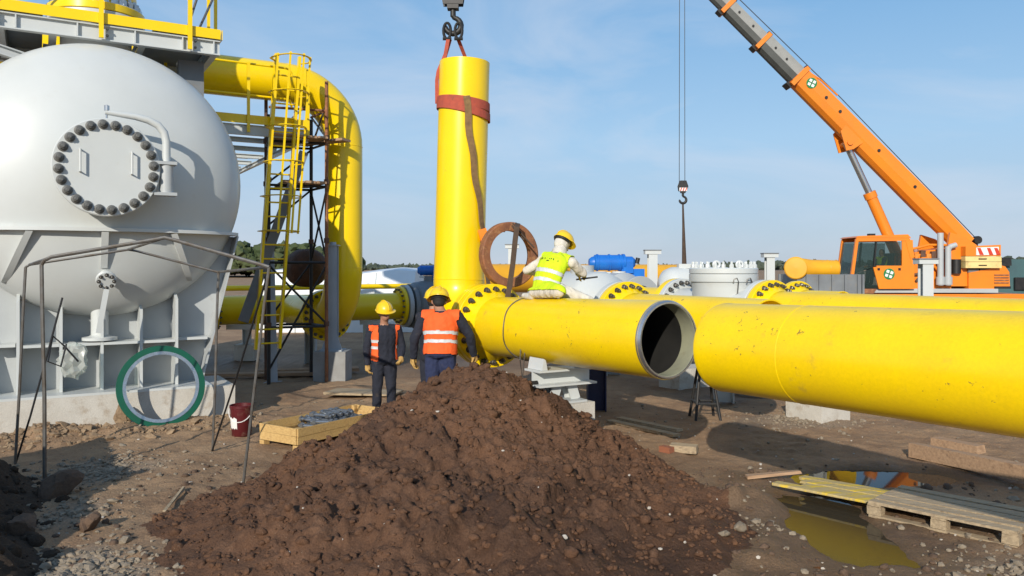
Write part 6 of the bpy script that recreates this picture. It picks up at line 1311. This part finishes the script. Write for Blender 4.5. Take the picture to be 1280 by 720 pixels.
for i, j, l in rows:
    p = f0 + a_ * (.68 + i * .098 + rg.uniform(-.015, .015) + .04 * l) + n_ * (.22 + j * .28 + .07 * l + rg.uniform(-.02, .02)) + Z * (zb_ + .075 + .078 * l)
    o = bpy.data.objects.new('stud_bolt', SM); COL.objects.link(o); d = (n_ + a_ * rg.uniform(-.28, .28) + Z * rg.uniform(-.06, .08)).normalized(); x, y, z = frame(d)
    o.matrix_world = Matrix.Translation(p) @ Matrix((x, y, z)).transposed().to_4x4(); tag(o, 'shiny grey stud bolt with two nuts heaped in the wooden tray', 'stud bolt', 'stud bolts in the wooden tray')
# pallet, splashed boards, planks and beams
d_ = V((.69, -.72, 0)).normalized(); e_ = V((.72, .69, 0)).normalized(); c0 = V((3.36, 7.54, -.005))
pa = thing('pallet', 'weathered wooden pallet lying in the puddle under the nearest pipe', 'pallet', c0 + d_ * .6 + e_ * .4)
for i, (o, w) in enumerate(((.05, .10), (.225, .14), (.40, .14), (.575, .14), (.75, .10))): board(c0 + e_ * o + Z * .140, c0 + e_ * o + d_ * 1.22 + Z * .140, w, .022, 'deck_board', 'wood_grey', pa, .004)
for i in (.05, .61, 1.17):
    board(c0 + d_ * i + Z * .117, c0 + d_ * i + e_ * .80 + Z * .117, .12, .020, 'cross_board', 'wood_grey', pa)
    for j in (.05, .40, .75):
        b = MB(); b.box(c0 + d_ * i + e_ * j + Z * .066, (.13, .10, .078), (d_, e_, Z), .003); b.build('block', 'wood_grey', pa)
for j in (.05, .40, .75): board(c0 + e_ * j + Z * .013, c0 + e_ * j + d_ * 1.22 + Z * .013, .10, .022, 'bottom_board', 'wood_grey', pa)
c1 = V((2.62, 8.45, -.01)); labs = ('splashed board nearest the puddle, yellow paint along it', 'second splashed board from the puddle, streaked with yellow paint', 'third splashed board from the puddle, thick with yellow paint', 'splashed board farthest from the puddle, streaked with yellow')
for i in range(4):
    s_ = c1 + d_ * (.12 + .16 * ((i * 7) % 4) / 2) + e_ * (.10 + .145 * i); b = MB(); b.bar(s_ + Z * .085, s_ + d_ * (1.42 - .1 * (i % 2)) + Z * .105, .128, .025, Z, .006); o = b.build('splashed_board', 'wood_paint_splashed'); tag(o, labs[i], 'board')
for px, (p0, p1, w, h, m, nm, lab) in enumerate((
    (gnd(933, 600) + Z * .04, gnd(1000, 600) + Z * .09, .09, .03, 'wood_brown', 'timber_batten', 'thin brown batten sticking out left of the splashed boards'),
    (at(1142, 562, 9.9), at(1300, 594, 8.4), .16, .17, 'wood_brown', 'timber_beam', 'long brown timber beam on the ground beneath the nearest pipe'),
    (at(1168, 551, 10.0), at(1226, 562, 9.45), .16, .10, 'wood_brown', 'timber_beam', 'short broken timber lying on top of the long beam'),
    (gnd(762, 528) + Z * .03, gnd(846, 547) + Z * .03, .15, .03, 'wood_grey', 'timber_plank', 'pale plank nearest the heap in the sunlit mud'),
    (gnd(775, 525) + Z * .035, gnd(850, 541) + Z * .035, .13, .03, 'wood_grey', 'timber_plank', 'pale plank behind another, farther from the heap'),
    (gnd(838, 564) + Z * .05, gnd(872, 567) + Z * .05, .14, .10, 'wood_grey', 'wood_block', 'short grey wood block beside the brick'),
    (gnd(205, 640) + Z * .01, gnd(230, 613) + Z * .03, .028, .022, 'wood_grey', 'stick', 'dry grey stick on the bare path left of the heap'))):
    b = MB(); b.bar(p0, p1, w, h, Z, .008); o = b.build(nm, m); tag(o, lab, {'stick': 'stick', 'wood_block': 'wood block'}.get(nm, 'timber'))
p = gnd(833, 566); b = MB(); b.box(p + Z * .04, (.16, .11, .085), (d_, e_, Z), .005); o = b.build('brick', 'brick_red'); tag(o, 'red brick lying against the grey wood block', 'brick')
# steel trestle and concrete blocks under the pipe lines
tq = V((3.0, 12.45, 0)); ts = thing('steel_trestle', 'dark steel trestle standing in the shade below the gap between the pipes', 'trestle', tq)
for k in (-1, 1):
    for s in (-1, 1):
        b = MB(); b.tube([tq + V((.16 * k + .03 * k, .22 * s, 0)), tq + V((.07 * k, .05 * s, .95))], .022, 8); b.build('leg', 'black_steel', ts)
    b = MB(); b.tube([tq + V((.17 * k, -.16, .27)), tq + V((.17 * k, .16, .27))], .016, 8); b.build('stretcher', 'black_steel', ts)
for s in (-1, 1):
    b = MB(); b.tube([tq + V((-.15, .17 * s, .25)), tq + V((.15, .17 * s, .25))], .016, 8); b.build('stretcher', 'black_steel', ts)
b = MB(); b.box(tq + Z * .97, (.5, .14, .05)); b.build('head_beam', 'black_steel', ts)
kb = V((4.72, 12.35, 0)); cs = thing('pipe_support', 'pale concrete block holding up the long pipe behind the nearest one', 'pipe support', kb)
b = MB(); b.box(kb + Z * .22, (.66, .66, .50), (W, U, Z), .008); b.build('concrete_block', 'concrete', cs); b = MB(); b.ibeam(kb + Z * .48, kb + Z * 1.06, .2, .2); b.build('leg', 'white_paint', cs); b = MB(); b.box(kb + Z * 1.10, (.5, .3, .08), (W, U, Z)); b.build('saddle_beam', 'white_paint', cs)
kb = cB + U * 2.2; kb.z = 0
for kb, sz_, lab, nm in ((V((3.5, 15.9, 0)), (1.0, .6, .42), 'white concrete footing seen under the open end of the spool', 'concrete_footing'), (V((4.75, 14.95, 0)), (1.1, .8, .12), 'low grey concrete slab in the shade behind the trestle', 'concrete_slab')):
    b = MB(); b.box(kb + Z * (sz_[2] / 2 - .03), sz_, (W, U, Z), .008); o = b.build(nm, 'concrete' if sz_[2] > .2 else 'concrete_grey'); tag(o, lab, 'concrete block')
kb = S2 + U2 * 6.3; b = MB(); b.box((kb.x, kb.y, .58), (.7, .5, 1.22), (W, U, Z), .006); o = b.build('concrete_block', 'concrete'); tag(o, 'concrete block carrying the near end of the long pipe', 'concrete block')
